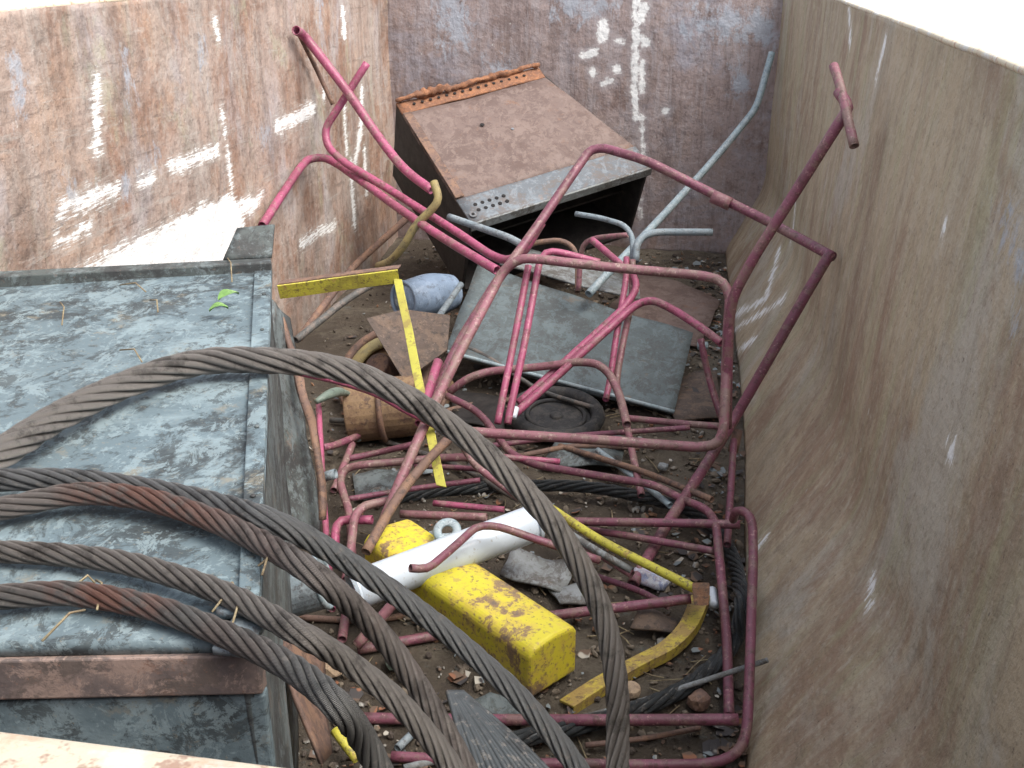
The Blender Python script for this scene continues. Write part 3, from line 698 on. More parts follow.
rope('wire_rope', 'brown wire rope arching highest over the cabinet and down the middle of the photo',
     [(-80, 495, 1.9), (0, 457, 2.0), (60, 417, 2.15), (130, 383, 2.25), (200, 363, 2.3), (270, 361, 2.32), (340, 370, 2.35), (400, 392, 2.35), (450, 424, 2.35), (500, 465, 2.3), (545, 515, 2.25), (580, 570, 2.2), (602, 620, 2.15), (614, 680, 2.08), (618, 740, 2.0), (618, 830, 1.85)], 27, 'rope')
rope('wire_rope', 'dark grey wire rope just above the red rusty one, running to the bottom centre',
     [(-80, 485, 1.62), (0, 482, 1.66), (80, 481, 1.68), (150, 488, 1.7), (210, 502, 1.7), (270, 522, 1.7), (330, 551, 1.7), (400, 594, 1.7), (460, 641, 1.68), (520, 697, 1.62), (575, 765, 1.55), (610, 830, 1.45)], 24, 'ropegrey')
rope('wire_rope', 'wire rope with a red rusty stretch lying directly against the dark grey rope',
     [(-80, 512, 1.52), (0, 505, 1.56), (70, 494, 1.6), (130, 497, 1.6), (190, 512, 1.6), (250, 538, 1.6), (310, 573, 1.6), (360, 615, 1.6), (400, 662, 1.58), (435, 715, 1.53), (465, 768, 1.48), (500, 840, 1.4)], 25, 'roperust', (.14, .42))
rope('wire_rope', 'brown wire rope emerging past the cabinet corner, second from the lowest',
     [(-80, 545, 1.46), (0, 548, 1.48), (60, 551, 1.5), (120, 560, 1.5), (180, 578, 1.5), (240, 601, 1.5), (300, 632, 1.5), (350, 664, 1.48), (400, 705, 1.44), (445, 755, 1.4), (480, 810, 1.33)], 25, 'rope')
rope('wire_rope', 'lowest wire rope with rusty red left part and grimy end near the bottom',
     [(-80, 604, 1.28), (0, 597, 1.3), (60, 592, 1.32), (110, 596, 1.33), (170, 609, 1.35), (230, 634, 1.37), (290, 670, 1.38), (335, 710, 1.36), (365, 748, 1.33), (395, 810, 1.28)], 28, 'ropegrime', (.16, .42))
rope('thin_wire_rope', 'thin black wire rope looped on the dirt near the right wall',
     [(398, 498, 3.3), (450, 490, 3.35), (520, 485, 3.4), (590, 489, 3.35), (660, 500, 3.3), (705, 520, 3.2), (732, 555, 3.0), (742, 600, 2.8), (735, 640, 2.6), (715, 665, 2.5), (680, 690, 2.4), (630, 710, 2.3), (570, 728, 2.25), (500, 742, 2.2)], 15, 'ropedark', strands=6, group=None, hand=-1)
# frayed flat cable at the bottom
root = thing('frayed_cable', 'dark frayed flat cable fanning out at the bottom edge', 'cable', PY(500, 730, 1.7))
a0, a1 = PY(448, 692, 1.75), PY(462, 692, 1.75); e0, e1 = PY(478, 815, 1.42), PY(590, 815, 1.5)
for k in range(16):
    t = k/15; p, q = a0.lerp(a1, t), e0.lerp(e1, t); mid = p.lerp(q, .5)+Vector((0, 0, .012+.006*random.random()))
    bm = bmesh.new(); sweep(bm, resample(catmull([p, mid, q], 10), .01), .0058, 7); link('strand', bm, M['ropedark'], root)
bm = bmesh.new(); sweep(bm, [a0.lerp(a1, .5)+Vector((-.03, .02, .0)), a0.lerp(a1, .5)+Vector((.03, -.05, .004))], .018, 10); bm.free()

# ------------------------------------------------------------ blue-grey cabinet on the left
FR, NR = PZ(272, 268, ZT), PZ(259, 642, ZT); FLx, NLx = PZ(0, 282, ZT), PZ(0, 648, ZT)
def ext(a, b, x):    # follow a->b to the given x
    t = (x-a.x)/(b.x-a.x); return a+(b-a)*t
FL, NL = ext(FR, FLx, -1.78), ext(NR, NLx, -1.78)
cab = thing('steel_cabinet', 'big blue grey worn steel cabinet lying on the left under the wire ropes', 'cabinet', Vector(((FR.x+NL.x)/2, (FR.y+NL.y)/2, 0)))
dn = lambda s: Vector((0, 0, -s))
autosmooth(link('top_panel', plate([NL, NR, FR, FL], .02, 40, .008, 2.2, 3, Vector((0, 0, 1))), M['box'], cab, False), None)
for f in bpy.data.objects['top_panel'].data.polygons: f.use_smooth = True
inw = lambda a, b, d: (b-a).normalized()*d
S0, S1 = NR+inw(NR, NL, .012), FR+inw(FR, FL, .012)
bm = plate([S0+dn(.021), S1+dn(.021), S1+dn(.93), S0+dn(.93)], .012, 20, .006, 3, 5, Vector((1, .35, 0)).normalized()); link('side_panel', bm, M['boxdark'], cab)
Nn = (NR-NL).cross(Vector((0, 0, 1))).normalized()
if Nn.y > 0: Nn = -Nn
bm = bmesh.new(); prism(bm, [NL+Nn*.001+dn(.085), NR+Nn*.001+dn(.085), NR-Nn*.02+dn(.085), NL-Nn*.02+dn(.085)], Vector((0, 0, -.84))); autosmooth(link('front_panel', bm, M['box'], cab, False), .003)
bm = bmesh.new(); prism(bm, [NL+Nn*.012+dn(.008), NR+Nn*.012+dn(.012), NR-Nn*.02+dn(.022), NL-Nn*.02+dn(.022)], [dn(.062)]*4); autosmooth(link('angle_rail', bm, M['boxrust'], cab, False), .003)
# step: lip along far edge, with raised flap at the corner
Fn = (FR-NR).normalized(); Rt = (FR-FL).normalized()
bm = bmesh.new(); prism(bm, [FL-Fn*.05+Vector((0, 0, .03)), FR-Fn*.05+Vector((0, 0, .03)), FR+Vector((0, 0, .03)), FL+Vector((0, 0, .03))], dn(.045)); autosmooth(link('edge_lip', bm, M['boxdark'], cab, False), .004)
q0 = FR-Rt*.13+Vector((0, 0, .032)); q1 = FR+Vector((0, 0, .032))
bm = plate([q0, q1, q1+Vector((-.01, .07, .075)), q0+Vector((.02, .07, .07))], .006, 6, .004, 8, 2, Vector((0, -.7, .7))); link('flap', bm, M['boxdark'], cab)
# edge strip with rivets on right
bm = bmesh.new(); e = (NL-NR).normalized()
prism(bm, [NR+Vector((0, 0, .012)), FR-Fn*.06+Vector((0, 0, .012)), FR-Fn*.06-Rt*.045+Vector((0, 0, .012)), NR+e*.028+Vector((0, 0, .012))], dn(.01)); es = autosmooth(link('edge_strip', bm, M['box'], cab, False), .002)
for i in range(6):
    c = NR.lerp(FR, .06+.155*i)+e*.016+Vector((0, 0, .014)); bm = bmesh.new(); bmesh.ops.create_uvsphere(bm, u_segments=8, v_segments=5, radius=.005)
    for v in bm.verts: v.co = Vector((v.co.x, v.co.y, v.co.z*.6))+c
    link('rivet', bm, M['boxdark'], es)
c = [PZ(215, 597, ZT+.02), PZ(247, 597, ZT+.02), PZ(246, 585, ZT+.02), PZ(214, 585, ZT+.02)]
c = [PZ(216, 612, ZT+.02), PZ(247, 612, ZT+.02), PZ(247, 588, ZT+.02), PZ(216, 588, ZT+.02)]
bm = plate(c, .012, 4, .002, 9, 1, Vector((0, 0, 1))); link('latch_plate', bm, M['bluegrey'], cab)
a = PZ(222, 634, ZT+.016); bm = plate([a+Vector((-.0, -.03, 0)), a+Vector((.045, -.03, 0)), a+Vector((.045, .035, 0)), a+Vector((0, .035, 0))], .01, 4, .001, 9, 1, Vector((0, 0, 1))); link('latch_plate', bm, M['bluegrey'], cab)
# loose plate leaning beside the cabinet
bm = plate([PY(258, 600, 1.75), PY(322, 640, 1.95), PY(334, 752, 1.7), PY(322, 764, 1.6)], .01, 8, .008, 6, 4, Vector((1, -.2, .3)).normalized())
tag(link('leaning_plate', bm, M['brownrust']), 'brown rusty tapering plate leaning beside the near corner of the blue grey cabinet', 'plate')
P_ = [PY(281, 318, 3.3), PY(292, 352, 3.2), PY(299, 378, 3.1), PY(311, 425, 2.95), PY(320, 470, 2.85), PY(323, 520, 2.75)]
bm = bmesh.new(); sweep(bm, resample(catmull(P_, 6), .03), .012, 6, rough=.9, prof=(.5, 1.2)); tag(link('rusty_strip', bm, M['brownrust']), 'narrow corroded orange rusty strip along the right side of the blue grey cabinet', 'metal strip')
bm = plate([PY(270, 300, 3.2), PY(290, 318, 3.4), PY(322, 530, 2.8), PY(284, 540, 2.6)], .01, 12, .008, 6, 4); tag(link('leaning_board', bm, M['boxdark']), 'dark grey narrow board standing between the blue grey cabinet and the rusty strip', 'board')

# ------------------------------------------------------------ brown cabinet leaning at the back wall
A, Bq, Cc, Dd = PY(396, 104, 5.75), PY(538, 68, 6.35), PY(650, 166, 5.75), PY(470, 222, 5.05)
nn = (Bq-A).cross(Dd-A).normalized()
if nn.z < 0: nn = -nn
cb = thing('rusty_cabinet', 'brown rusty metal cabinet tipped on its side against the back wall', 'cabinet', Vector(((A.x+Cc.x)/2, (A.y+Cc.y)/2, .0)))
ad = (Dd-A).normalized(); ab = (Bq-A).normalized()
T0 = [A+ad*.10, Bq+ad*.10, Cc-ad*.17, Dd-ad*.17]
link('top_panel', plate([T0[3], T0[2], T0[1], T0[0]], .015, 16, .006, 3, 8, nn), M['rusttop'], cb)
dep = .50
bot = nn*-dep
def wallp(a, b, t, mat, name, d=bot):
    c = (a+b)/2; ctr = (A+Cc)/2; inn = ((ctr-c)-nn*((ctr-c).dot(nn))); inn -= (b-a).normalized()*inn.dot((b-a).normalized()); inn = inn.normalized()*t
    bm = bmesh.new(); prism(bm, [a, b, b+inn, a+inn], d); return autosmooth(link(name, bm, M[mat], cb, False), .004)
wallp(A-nn*.004, Dd-nn*.004, .02, 'shadesteel', 'side_panel'); wallp(Bq-nn*.004, Cc-nn*.004, .02, 'shadesteel', 'side_panel'); wallp(A+ab*.021-nn*.004, Bq-ab*.021-nn*.004, .02, 'shadesteel', 'back_panel')
bm = bmesh.new(); prism(bm, [A+bot*.98+ab*.03, Bq+bot*.98-ab*.03, Cc+bot*.98-ab*.03, Dd+bot*.98+ab*.03], nn*-.02); link('bottom_panel', bm, M['shadesteel'], cb, False)
# inner shelf, interior shade put into its near-black colour
bm = bmesh.new(); prism(bm, [A+bot*.5+ab*.03+ad*.05, Bq+bot*.5-ab*.03+ad*.05, Cc+bot*.5-ab*.03-ad*.12, Dd+bot*.5+ab*.03-ad*.12], nn*-.015); link('shelf', bm, M['shadesteel'], cb, False)
# pale perforated flange on the front edge
F0 = [Dd-ad*.168+nn*.004, Cc-ad*.168+nn*.004, Cc+ad*.015+nn*.004, Dd+ad*.015+nn*.004]
ff = link('front_flange', plate([F0[3], F0[2], F0[1], F0[0]], .012, 12, .003, 4, 2, nn), M['cabfront'], cb)
bm = bmesh.new(); prism(bm, [Dd+ad*.016+nn*.008, Cc+ad*.016+nn*.008, Cc+ad*.028+nn*.008, Dd+ad*.028+nn*.008], nn*-.05); autosmooth(link('front_lip', bm, M['greyplate'], cb, False), .003)
dc = (Cc-Dd).normalized()
def disc(c, n, r, name, mat, parent, h=.003, seg=14):
    bm = bmesh.new(); bmesh.ops.create_cone(bm, cap_ends=True, segments=seg, radius1=r, radius2=r, depth=h)
    mt = n.to_track_quat('Z', 'Y').to_matrix().to_4x4(); mt.translation = c
    bmesh.ops.transform(bm, matrix=mt, verts=bm.verts[:]); return link(name, bm, M[mat], parent, False)
for i in range(5):
    for j in range(2): disc(Dd+dc*(.075+.042*i)-ad*(.055+.042*j)+nn*.008, nn, .0105, 'hole', 'hole', ff)
disc(Dd+dc*.03-ad*.03+nn*.012, nn, .02, 'washer', 'cabfront', ff, .008); disc(Dd+dc*.03-ad*.03+nn*.018, nn, .008, 'hole', 'hole', cb)
disc(T0[0].lerp(T0[2], .34)+nn*.008, nn, .012, 'hole', 'hole', cb); disc(T0[0].lerp(T0[2], .47)+nn*.008, nn, .009, 'washer', 'cabfront', cb)
# corroded rear flange with a row of holes
rf = link('rear_flange', plate([A+ad*.096+nn*.004, Bq+ad*.096+nn*.004, Bq+nn*.004, A+nn*.004], .012, 16, .004, 9, 4, nn), M['orangerust'], cb)
for i in range(15): disc(A.lerp(Bq, .10+.055*i)+ad*.045+nn*.0095, nn, .009, 'hole', 'hole', rf)
bm = bmesh.new(); P_ = [A.lerp(Bq, t/24)+nn*(.02+.03*abs(noise.noise(Vector((t*.8, 0, 5)))))+ad*.005 for t in range(25)]
sweep(bm, resample(P_, .012), lambda t: .012+.022*abs(noise.noise(Vector((t*19, 1, 2)))), 8, rough=1.1); link('rust_crust', bm, M['orangerust'], cb)
link('side_strip', plate([A+ad*.10+nn*.01, Dd-ad*.18+nn*.01, Dd-ad*.18+ab*.05+nn*.01, A+ad*.10+ab*.05+nn*.01], .006, 12, .002, 9, 4, nn), M['brownrust'], cb)

# ------------------------------------------------------------ dark sheet in the middle
S = [PY(444, 352, 4.25), PZ(674, 413, .05), PY(693, 334, 4.75), PY(478, 264, 5.15)]
sh = thing('sheet_metal_panel', 'dark blue grey sheet metal panel lying tilted behind the twin pink tubes', 'metal sheet', Vector((S[1].x, S[1].y, 0)))
link('sheet', plate(S, .012, 24, .010, 3.5, 9), M['sheet'], sh)
ns_ = (S[1]-S[0]).cross(S[3]-S[0]).normalized(); ns_ = ns_ if ns_.z > 0 else -ns_
bm = bmesh.new(); sweep(bm, resample([S[0]+ns_*.006, S[1]+ns_*.006], .05), .009, 8); link('folded_edge', bm, M['conduit'], sh)
for u, v in ((668, 408), (683, 345), (460, 345)):
    a = S[0].lerp(S[1], .5)
bm = plate([PY(500, 262, 5.1), PY(640, 300, 4.95), PY(640, 280, 5.4), PY(520, 246, 5.5)], .01, 8, .01, 4, 3); tag(link('sheet_offcut', bm, M['greyplate']), 'narrow grey metal offcut behind the top edge of the dark sheet', 'metal sheet')

# ------------------------------------------------------------ machine casing, plates, tank, wheel
c0 = PY(384, 372, 4.0); ax = Vector((-.25, -.62, .74)).normalized()
mo = thing('motor_casing', 'round tan rusty motor casing with a worn yellow ring behind the yellow angle leg', 'motor', Vector((c0.x, c0.y+.2, 0)))
def cyl(c, ax, r0, r1, h, mat, name, parent, seg=28, bev=.006):
    bm = bmesh.new(); bmesh.ops.create_cone(bm, cap_ends=True, segments=seg, radius1=r0, radius2=r1, depth=h)
    mt = ax.to_track_quat('Z', 'Y').to_matrix().to_4x4(); mt.translation = c
    bmesh.ops.transform(bm, matrix=mt, verts=bm.verts[:]); o = link(name, bm, M[mat], parent, False); return autosmooth(o, bev)
def ringo(c, ax, R, r, mat, name, parent, seg=36, flat=1):
    q = ax.to_track_quat('Z', 'Y').to_matrix(); pts = [c+q@Vector((math.cos(2*math.pi*i/seg)*R, math.sin(2*math.pi*i/seg)*R, 0)) for i in range(seg+1)]
    bm = bmesh.new(); rings = []
    for i in range(seg):
        o_ = (pts[i]-c).normalized(); rings.append([bm.verts.new(pts[i]+o_*r*math.cos(k*math.pi/4)+ax*r*flat*math.sin(k*math.pi/4)) for k in range(8)])
    for i in range(seg):
        for k in range(8): bm.faces.new((rings[i][k], rings[(i+1) % seg][k], rings[(i+1) % seg][(k+1) % 8], rings[i][(k+1) % 8]))
    return link(name, bm, M[mat], parent)
cyl(c0-ax*.16, ax, .205, .205, .30, 'tan', 'casing', mo); ringo(c0, ax, .205, .02, 'brownrust', 'rim_ring', mo); ringo(c0+ax*.012, ax, .145, .032, 'ochre', 'yellow_ring', mo, flat=.5)
cyl(c0+ax*.03, ax, .07, .055, .08, 'brownrust', 'hub', mo); ringo(c0-ax*.2, ax, .207, .012, 'brownrust', 'band', mo)
cyl(PY(384, 408, 3.72), Vector((1, .15, .1)).normalized(), .13, .12, .28, 'tan', 'end_bell', mo); ringo(PY(384, 408, 3.72), Vector((1, .15, .1)).normalized(), .128, .012, 'brownrust', 'band', mo)
for i in range(4):
    q = ax.to_track_quat('Z', 'Y').to_matrix(); cyl(c0+q@Vector((math.cos(i*1.57+.4)*.175, math.sin(i*1.57+.4)*.175, .015)), ax, .014, .012, .02, 'darkrod', 'bolt', mo, 6, .002)
bm = bmesh.new(); prism(bm, [PY(366, 318, 3.95), PY(404, 309, 4.1), PY(450, 315, 4.1), PY(447, 350, 3.95), PY(404, 381, 3.75)], Vector((0, .012, -.012)))
tag(autosmooth(link('cover_plate', bm, M['darkbrown'], None, False), .003), 'brown pointed five-sided plate lying on the motor casing', 'plate')
pb = thing('blue_canister', 'pale blue plastic canister lying between the tan casing and the brown cabinet', 'canister', PY(425, 300, 4.7)-Vector((0, 0, .1)))
b0, b1 = PY(404, 300, 4.55), PY(450, 292, 4.8); bx = (b1-b0).normalized()
bm = bmesh.new(); path = resample([b0, b1], .02); sweep(bm, path, lambda t: .085+.02*math.sin(t*3), 24, rough=.03); link('body', bm, M['paleblue'], pb)
ringo(b0, -bx, .085, .009, 'paleblue', 'rim', pb)
cyl(b0-bx*.02, bx, .03, .03, .03, 'bluegrey', 'cap', pb)
wh = thing('wheel_rim', 'dark round wheel rim lying flat on the dirt below the dark sheet', 'wheel', PZ(556, 414, .0))
wc = PZ(556, 414, .07); up = Vector((.05, -.12, 1)).normalized()
ringo(wc, up, .175, .03, 'rubber', 'tyre', wh); ringo(wc-up*.005, up, .12, .010, 'rubber', 'rim_edge', wh); cyl(wc-up*.02, up, .15, .15, .02, 'rubber', 'disc', wh); cyl(wc-up*.01, up, .03, .025, .02, 'rubber', 'hub', wh)

# yellow angle iron
ya = thing('yellow_angle_bar', 'yellow painted angle bar bent at a corner, one leg flat and one leg pointing down', 'angle bar', PY(360, 290, 4.0)-Vector((0, 0, .3)))
def flatbar(p, q, wv, th, name, mat, parent, n=14, seed=0, flange=0):
    path = resample([p, q], (q-p).length/n); bm = bmesh.new(); d = (q-p).normalized()
    nv = d.cross(wv).normalized(); rows = []
    for i, c in enumerate(path):
        k = noise.noise_vector(c*4+Vector((seed, 0, 0)))*.004
        rows.append([bm.verts.new(c+k+wv*a+nv*b) for a, b in ((-.5, -th/2), (.5, -th/2), (.5, th/2), (-.5, th/2))])
    for i in range(len(rows)-1):
        for j in range(4): bm.faces.new((rows[i][j], rows[i+1][j], rows[i+1][(j+1) % 4], rows[i][(j+1) % 4]))
    bm.faces.new(rows[0]); bm.faces.new(rows[-1][::-1]); return autosmooth(link(name, bm, M[mat], parent, False), .0015)
p, q = PY(279, 292, 3.6), PY(398, 276, 3.75)
flatbar(p, q, Vector((0, -.02, .058)), .006, 'bar', 'yellow', ya)
flatbar(p+Vector((0, .02, .031)), q+Vector((0, .02, .031)), Vector((0, .045, .0)), .006, 'flange', 'brownrust', ya)
flatbar(PY(397, 279, 3.745), PY(441, 486, 2.95), Vector((.036, -.01, 0)), .006, 'bar', 'legyellow', ya)

# white pipe
w0, w1 = PY(352, 592, 2.42), PY(536, 522, 2.78); wd = (w1-w0).normalized()
wp = thing('white_pipe', 'thick shiny white pipe lying across the yellow beam', 'pipe', Vector(((w0.x+w1.x)/2, (w0.y+w1.y)/2, w0.z-.06)))
bm = bmesh.new(); sweep(bm, resample([w0, w1], .04), 19*depth(w0.lerp(w1, .5))/F, 32, hollow=True); link('tube', bm, M['pipe'], wp)
for e, s in ((w0, 1), (w1, -1)):
    ringo(e+wd*.012*s, wd, 19*depth(e)/F*1.0, .005, 'pipe', 'end_lip', wp)
# ring bracket
rb = thing('ring_bracket', 'pale steel tab with a round hole beside the white pipe', 'bracket', PY(446, 530, 2.75)-Vector((0, 0, .03)))
rc = PY(447, 531, 2.70); rn = Vector((0, -.55, .83)).normalized(); ringo(rc, rn, .030, .014, 'conduit', 'ring', rb, flat=.5)
bm = plate([PY(428, 552, 2.64), PY(458, 548, 2.65), PY(464, 532, 2.69), PY(436, 534, 2.69)], .008, 4, .001, 5, 1); link('tab', bm, M['conduit'], rb)

# yellow beam (machine cover) with rounded end
yt = .19
Y = [PZ(530, 652, yt), PZ(578, 624, yt), PZ(412, 516, yt), PZ(362, 536, yt)]
yb = thing('yellow_beam', 'yellow chipped box beam with rounded end lying under the white pipe', 'beam', Vector(((Y[0].x+Y[2].x)/2, (Y[0].y+Y[2].y)/2, 0)))
bm = bmesh.new(); N_ = 26; rows = []
for i in range(N_+1):
    t = i/N_; l = Y[0].lerp(Y[3], t); r_ = Y[1].lerp(Y[2], t)
    k = .003*noise.noise(l*6)
    prof = [l+dn(.155), l+dn(.02), l.lerp(r_, .1)+Vector((0, 0, k)), l.lerp(r_, .5)+Vector((0, 0, .008+k)), l.lerp(r_, .9)+Vector((0, 0, k)), r_+dn(.02), r_+dn(.155)]
    rows.append([bm.verts.new(p) for p in prof])
for i in range(N_):
    for j in range(7): bm.faces.new((rows[i][j], rows[i+1][j], rows[i+1][(j+1) % 7], rows[i][(j+1) % 7]))
bm.faces.new(rows[0]); bm.faces.new(rows[-1][::-1])
m = MT('chipped_yellow', .45).base((.62, .54, .04))
tp = m.n('ShaderNodeSeparateXYZ'); gm = m.n('ShaderNodeNewGeometry'); m.l(gm.outputs['Normal'], tp.inputs[0])
chip = m.math('ADD', m.noise(21, (1, 1, 1), (0, 0, 0), 9, .75, .3), m.math('MULTIPLY', m.math('SUBTRACT', m.noise(4.5, (1, 1, 1), (4, 0, 0), 3), .5), 1.1))
m.mix(m.ramp(chip, .44, .56), (.58, .43, .08), .7).mix(m.ramp(chip, .57, .62), (.26, .17, .09)).mix(m.ramp(chip, .68, .72), (.16, .12, .09)).mix(m.ramp(m.noise(48, det=5), .54, .62), (.40, .29, .09), .7).mix(m.ramp(m.noise(95, det=4), .58, .66), (.14, .10, .06), .7)
m.bump(chip, -.3, .004); M['chipyellow'] = m.done()
autosmooth(link('beam_body', bm, M['chipyellow'], yb, False), .012, 3)
c = Y[0].lerp(Y[3], .13); sdn = (Y[0]-Y[1]).normalized()
# hooked yellow bracket
hb = thing('yellow_hook_bracket', 'flat worn yellow bar curving up to a squared hook near the right wall', 'bracket', PZ(640, 655, 0))
P_ = [PZ(566, 704, .03), PZ(600, 682, .04), PZ(640, 660, .05), PZ(668, 645, .06), PZ(688, 624, .07), PZ(700, 596, .09)]
path = resample(catmull(P_, 8), .02); T, N, B = frames(path); bm = bmesh.new(); rows = []
for i, c in enumerate(path):
    s = Vector((0, 0, 1)); d = T[i].cross(s).normalized(); d = (d+Vector((0, 0, .25))).normalized()
    rows.append([bm.verts.new(c+d*a+Vector((0, 0, b))) for a, b in ((-.027, -.004), (.027, -.004), (.027, -.03), (.031, -.03), (.031, .004), (-.027, .004))])
for i in range(len(rows)-1):
    for j in range(6): bm.faces.new((rows[i][j], rows[i+1][j], rows[i+1][(j+1) % 6], rows[i][(j+1) % 6]))
bm.faces.new(rows[0]); bm.faces.new(rows[-1][::-1]); autosmooth(link('bar', bm, M['wornyellow'], hb, False), .002)
bm = plate([PY(694, 606, 2.53), PY(709, 606, 2.53), PY(710, 588, 2.58), PY(692, 588, 2.58)], .03, 3, .001, 5, 1, Vector((0, -1, 0))); autosmooth(link('end_block', bm, M['rustbrown'], hb, False), .003)
# grey plates on the dirt
for q_, nm, lb, mt in (([(500, 574), (560, 592), (578, 562), (512, 545)], 'floor_plate_scrap', 'grey crumpled plate on the dirt under the right end of the white pipe', 'greyplate'),
                   ([(560, 604), (600, 600), (590, 580), (548, 584)], 'floor_plate_scrap', 'bluish grey sheet scrap on the dirt beside the yellow beam end', 'greyplate'),
                   ([(470, 700), (520, 722), (536, 706), (490, 690)], 'floor_plate_scrap', 'dark curled shard on the dirt above the bottom maroon bar', 'boxdark'),
                   ([(450, 392), (506, 398), (504, 428), (456, 424)], 'floor_plate_scrap', 'black plate put in as shade left of the bright pink twin tubes', 'shadesteel'),  # added where there is only a dark void; its black stands for shade
                   ([(560, 436), (626, 440), (620, 466), (540, 462)], 'floor_plate_scrap', 'dark grey scrap sheet under the bottom side of the large rectangle', 'boxdark'),
                   ([(656, 380), (716, 370), (722, 416), (676, 420)], 'floor_plate_scrap', 'dark brown scrap sheet beside the right corner of the dark panel', 'darkbrown'),
                   ([(352, 470), (402, 468), (392, 496), (356, 500)], 'floor_plate_scrap', 'dark brown torn plate inside the slim grey pink bent frame', 'boxdark'),
                   ([(640, 610), (680, 616), (672, 632), (630, 630)], 'floor_plate_scrap', 'small brown flat scrap above the curve of the yellow hooked bracket', 'darkbrown'),
                   ([(592, 330), (700, 345), (720, 300), (640, 268)], 'floor_plate_scrap', 'flat brown sheet on the floor in the far right corner', 'rusttop')):
    zz = .20 if 'between' in lb else .05
    tag(link(nm, plate([PZ(u, v, zz) for u, v in q_], .008, 8, .014, 9, len(lb)), M[mt]), lb, 'plate')
# box-like blue-grey clutter by the cabinet's right side, below rope
root = thing('striped_canister', 'short dark blue grey can with rust runs against the cabinet corner', 'can', PY(296, 590, 2.3)-Vector((0, 0, .1)))
cyl(PY(297, 588, 2.3), Vector((.9, .2, .25)).normalized(), .075, .075, .15, 'bluegrey', 'body', root); ringo(PY(297, 588, 2.3)+Vector((.9, .2, .25)).normalized()*.075, Vector((.9, .2, .25)).normalized(), .072, .008, 'conduit', 'rim', root)
# green hose end
g0 = [PY(316, 402, 3.4), PY(326, 396, 3.45), PY(338, 392, 3.55), PY(350, 394, 3.65)]
bm = bmesh.new(); sweep(bm, resample(catmull(g0, 6), .01), lambda t: .010+.010*math.sin(math.pi*min(1, t*1.1)), 10); m = painted('grey_green', (.13, .17, .14), (.2, .23, .19), (.06, .07, .06)); M['greygreen'] = m
tag(link('hose_end', bm, m), 'grey green pointed hose end lying right of the rusty strip', 'hose')
# crushed can
cn = thing('crushed_can', 'crushed pale blue and white drink can by the lower corner of the maroon loop', 'can', PZ(652, 580, 0))
bm = bmesh.new(); sweep(bm, resample([PZ(636, 574, .04), PZ(668, 584, .04)], .008), .03, 16, rough=.5); crumple(bm, .012, 22); link('body', bm, M['can'], cn)
bm = bmesh.new(); sweep(bm, resample([PZ(712, 590, .08), PZ(714, 606, .08)], .01), .014, 10); tag(link('plastic_plug', bm, M['white_pipe']), 'small white plug beside the hooked yellow bracket', 'plug')
bm = bmesh.new(); sweep(bm, resample([PY(516, 408, 3.62), PY(513, 418, 3.58)], .01), .013, 10); tag(link('tube_plug', bm, M['white_pipe']), 'white end plug at the foot of the bright pink twin tubes', 'plug')

def stone(u, v, s, lab, mat, z=.04, seed=0, name='stone', flat=.6):
    p = PZ(u, v, z); bm = bmesh.new(); bmesh.ops.create_icosphere(bm, subdivisions=2, radius=s)
    for q in bm.verts:
        n = q.co.normalized(); f = max(abs(n.x), abs(n.y), abs(n.z))**.6
        q.co = Vector((q.co.x, q.co.y*.8, q.co.z*flat))/f*.85; q.co += noise.noise_vector(q.co*14+Vector((seed*3, 0, 0)))*s*.35
    bmesh.ops.rotate(bm, verts=bm.verts[:], matrix=Matrix.Rotation(seed, 3, 'Z'))
    for q in bm.verts: q.co += p
    return tag(autosmooth(link(name, bm, M[mat], None, False)), lab, 'stone')
stone(331, 666, .045, 'tan angular stone between the two lowest wire ropes', 'stone', .06, 1)
stone(391, 660, .035, 'pale grey green stone just left of the rusty wire rope', 'greygreen', .05, 2)
stone(404, 674, .022, 'small pinkish tan stone touching the pale stone on the dirt', 'stone', .04, 3)
stone(698, 700, .04, 'brown wet-looking lump between black rope and right wall', 'brownrust', .04, 4)
stone(633, 690, .028, 'tan stone beside the black rope loop bottom', 'stone', .04, 5)
stone(663, 466, .025, 'pale chip of stone lying behind the long maroon loop leg', 'greyplate', .04, 6)

# ------------------------------------------------------------ uncountable small rubble and litter
bm = bmesh.new(); rnd = random.Random(3)
for i in range(5200):
    y = 1.9+4.8*rnd.random()**1.3; x = -1.75+2.05*rnd.random()**.7
    s = .004+.013*rnd.random()**4
    mt = Matrix.Translation((x, y, ground(x, y)+s*.3)) @ Matrix.Rotation(rnd.random()*6, 4, 'Z') @ Matrix.Rotation(rnd.random()*6, 4, 'X') @ Matrix.Diagonal((s*(.6+rnd.random()), s*(.6+rnd.random()), s*.6, 1))
    bmesh.ops.create_icosphere(bm, subdivisions=1, radius=1, matrix=mt)
o = link('rubble', bm, M['rubble'], None, False); o['kind'] = 'stuff'; o['label'] = 'small rubble and crumbs on the dirt'
o['category'] = 'rubble'
bm = bmesh.new()
for i in range(1500):
    y = 1.9+4.7*rnd.random()**1.2; x = -1.7+2.05*rnd.random()**.7 if rnd.random() < .8 else .12+.22*rnd.random()
    s_ = .006+.03*rnd.random()**3; z = ground(x, y)+.003+.012*rnd.random()
    mt = Matrix.Translation((x, y, z)) @ Matrix.Rotation(rnd.random()*6, 4, 'Z') @ Matrix.Rotation((rnd.random()-.5)*1.3, 4, 'X')
    n = rnd.choice((4, 5, 6)); a0_ = rnd.random()*6; ring = [mt @ Vector((math.cos(a0_+6.283*k/n)*s_*(.5+.7*rnd.random()), math.sin(a0_+6.283*k/n)*s_*(.4+.5*rnd.random()), .002*rnd.random())) for k in range(n)]
    prism(bm, ring, Vector((0, 0, -.0015)))
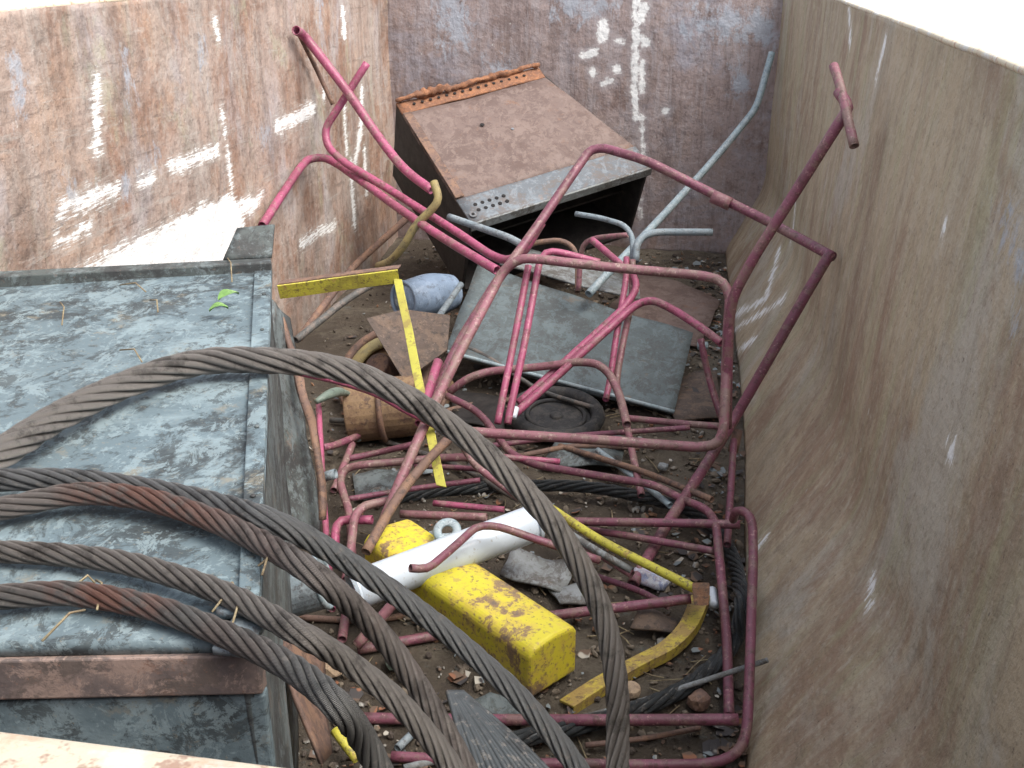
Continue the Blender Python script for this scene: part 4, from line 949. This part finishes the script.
o = link('rust_flakes', bm, M['flake'], None, False); o['kind'] = 'stuff'; o['label'] = 'rust flakes and scraps of sheet strewn over the dirt'; o['category'] = 'flakes'
bm = bmesh.new()
for i in range(260):
    y = 1.9+4.4*rnd.random(); x = -1.2+1.5*rnd.random(); L = .02+.07*rnd.random()**2; a = rnd.random()*6.3
    z = ground(x, y)+.008; p = Vector((x, y, z)); d = Vector((math.cos(a), math.sin(a), .15*(rnd.random()-.3)))*L
    k = Vector((-d.y, d.x, 0))*.25*(rnd.random()-.5)
    sweep(bm, [p-d, p+k, p+d], .001+.0013*rnd.random(), 5)
o = link('twig_litter', bm, M['straw'], None); o['kind'] = 'stuff'; o['label'] = 'dry twigs and straw strewn over the dirt'; o['category'] = 'litter'
# grass blades on the cabinet top
bm = bmesh.new()
for (u0, v0, u1, v1) in ((42, 641, 85, 610), (70, 590, 95, 583), (96, 580, 97, 610), (258, 566, 285, 560), (268, 548, 262, 575), (212, 612, 230, 600), (238, 596, 232, 625), (215, 588, 240, 600), (120, 350, 142, 362), (225, 255, 232, 282), (60, 262+40, 62, 325), (150, 300, 158, 312), (120, 285, 146, 292)):
    p, q = PZ(u0, v0, ZT+.028), PZ(u1, v1, ZT+.028); sweep(bm, [p, p.lerp(q, .5)+Vector((.004, .01, .012)), q], .0018, 5)
o = link('dry_grass', bm, M['straw'], None); o['kind'] = 'stuff'; o['label'] = 'dry grass blades on the blue grey cabinet'; o['category'] = 'litter'
def leaf(u, v, z, L, a, lab):
    c = PZ(u, v, z); bm = bmesh.new(); rows = []
    for i in range(7):
        t = i/6; wd_ = L*.36*math.sin(math.pi*min(1, t*.93+.05)); rows.append([bm.verts.new(Vector((t*L-L/2, k*wd_, .012*math.sin(3*t)+abs(k)*.006))) for k in (-1, 0, 1)])
    for i in range(6):
        for j in range(2): bm.faces.new((rows[i][j], rows[i][j+1], rows[i+1][j+1], rows[i+1][j]))
    bmesh.ops.rotate(bm, verts=bm.verts[:], matrix=Matrix.Rotation(a, 3, 'Z'))
    for q in bm.verts: q.co += c
    return tag(link('leaf', bm, M['leaf']), lab, 'leaf')
leaf(229, 298, ZT+.02, .06, 1.0, 'larger pale green leaf near the far corner of the cabinet top')
leaf(219, 311, ZT+.02, .045, .5, 'smaller bright green leaf just below the pale green one on the cabinet')
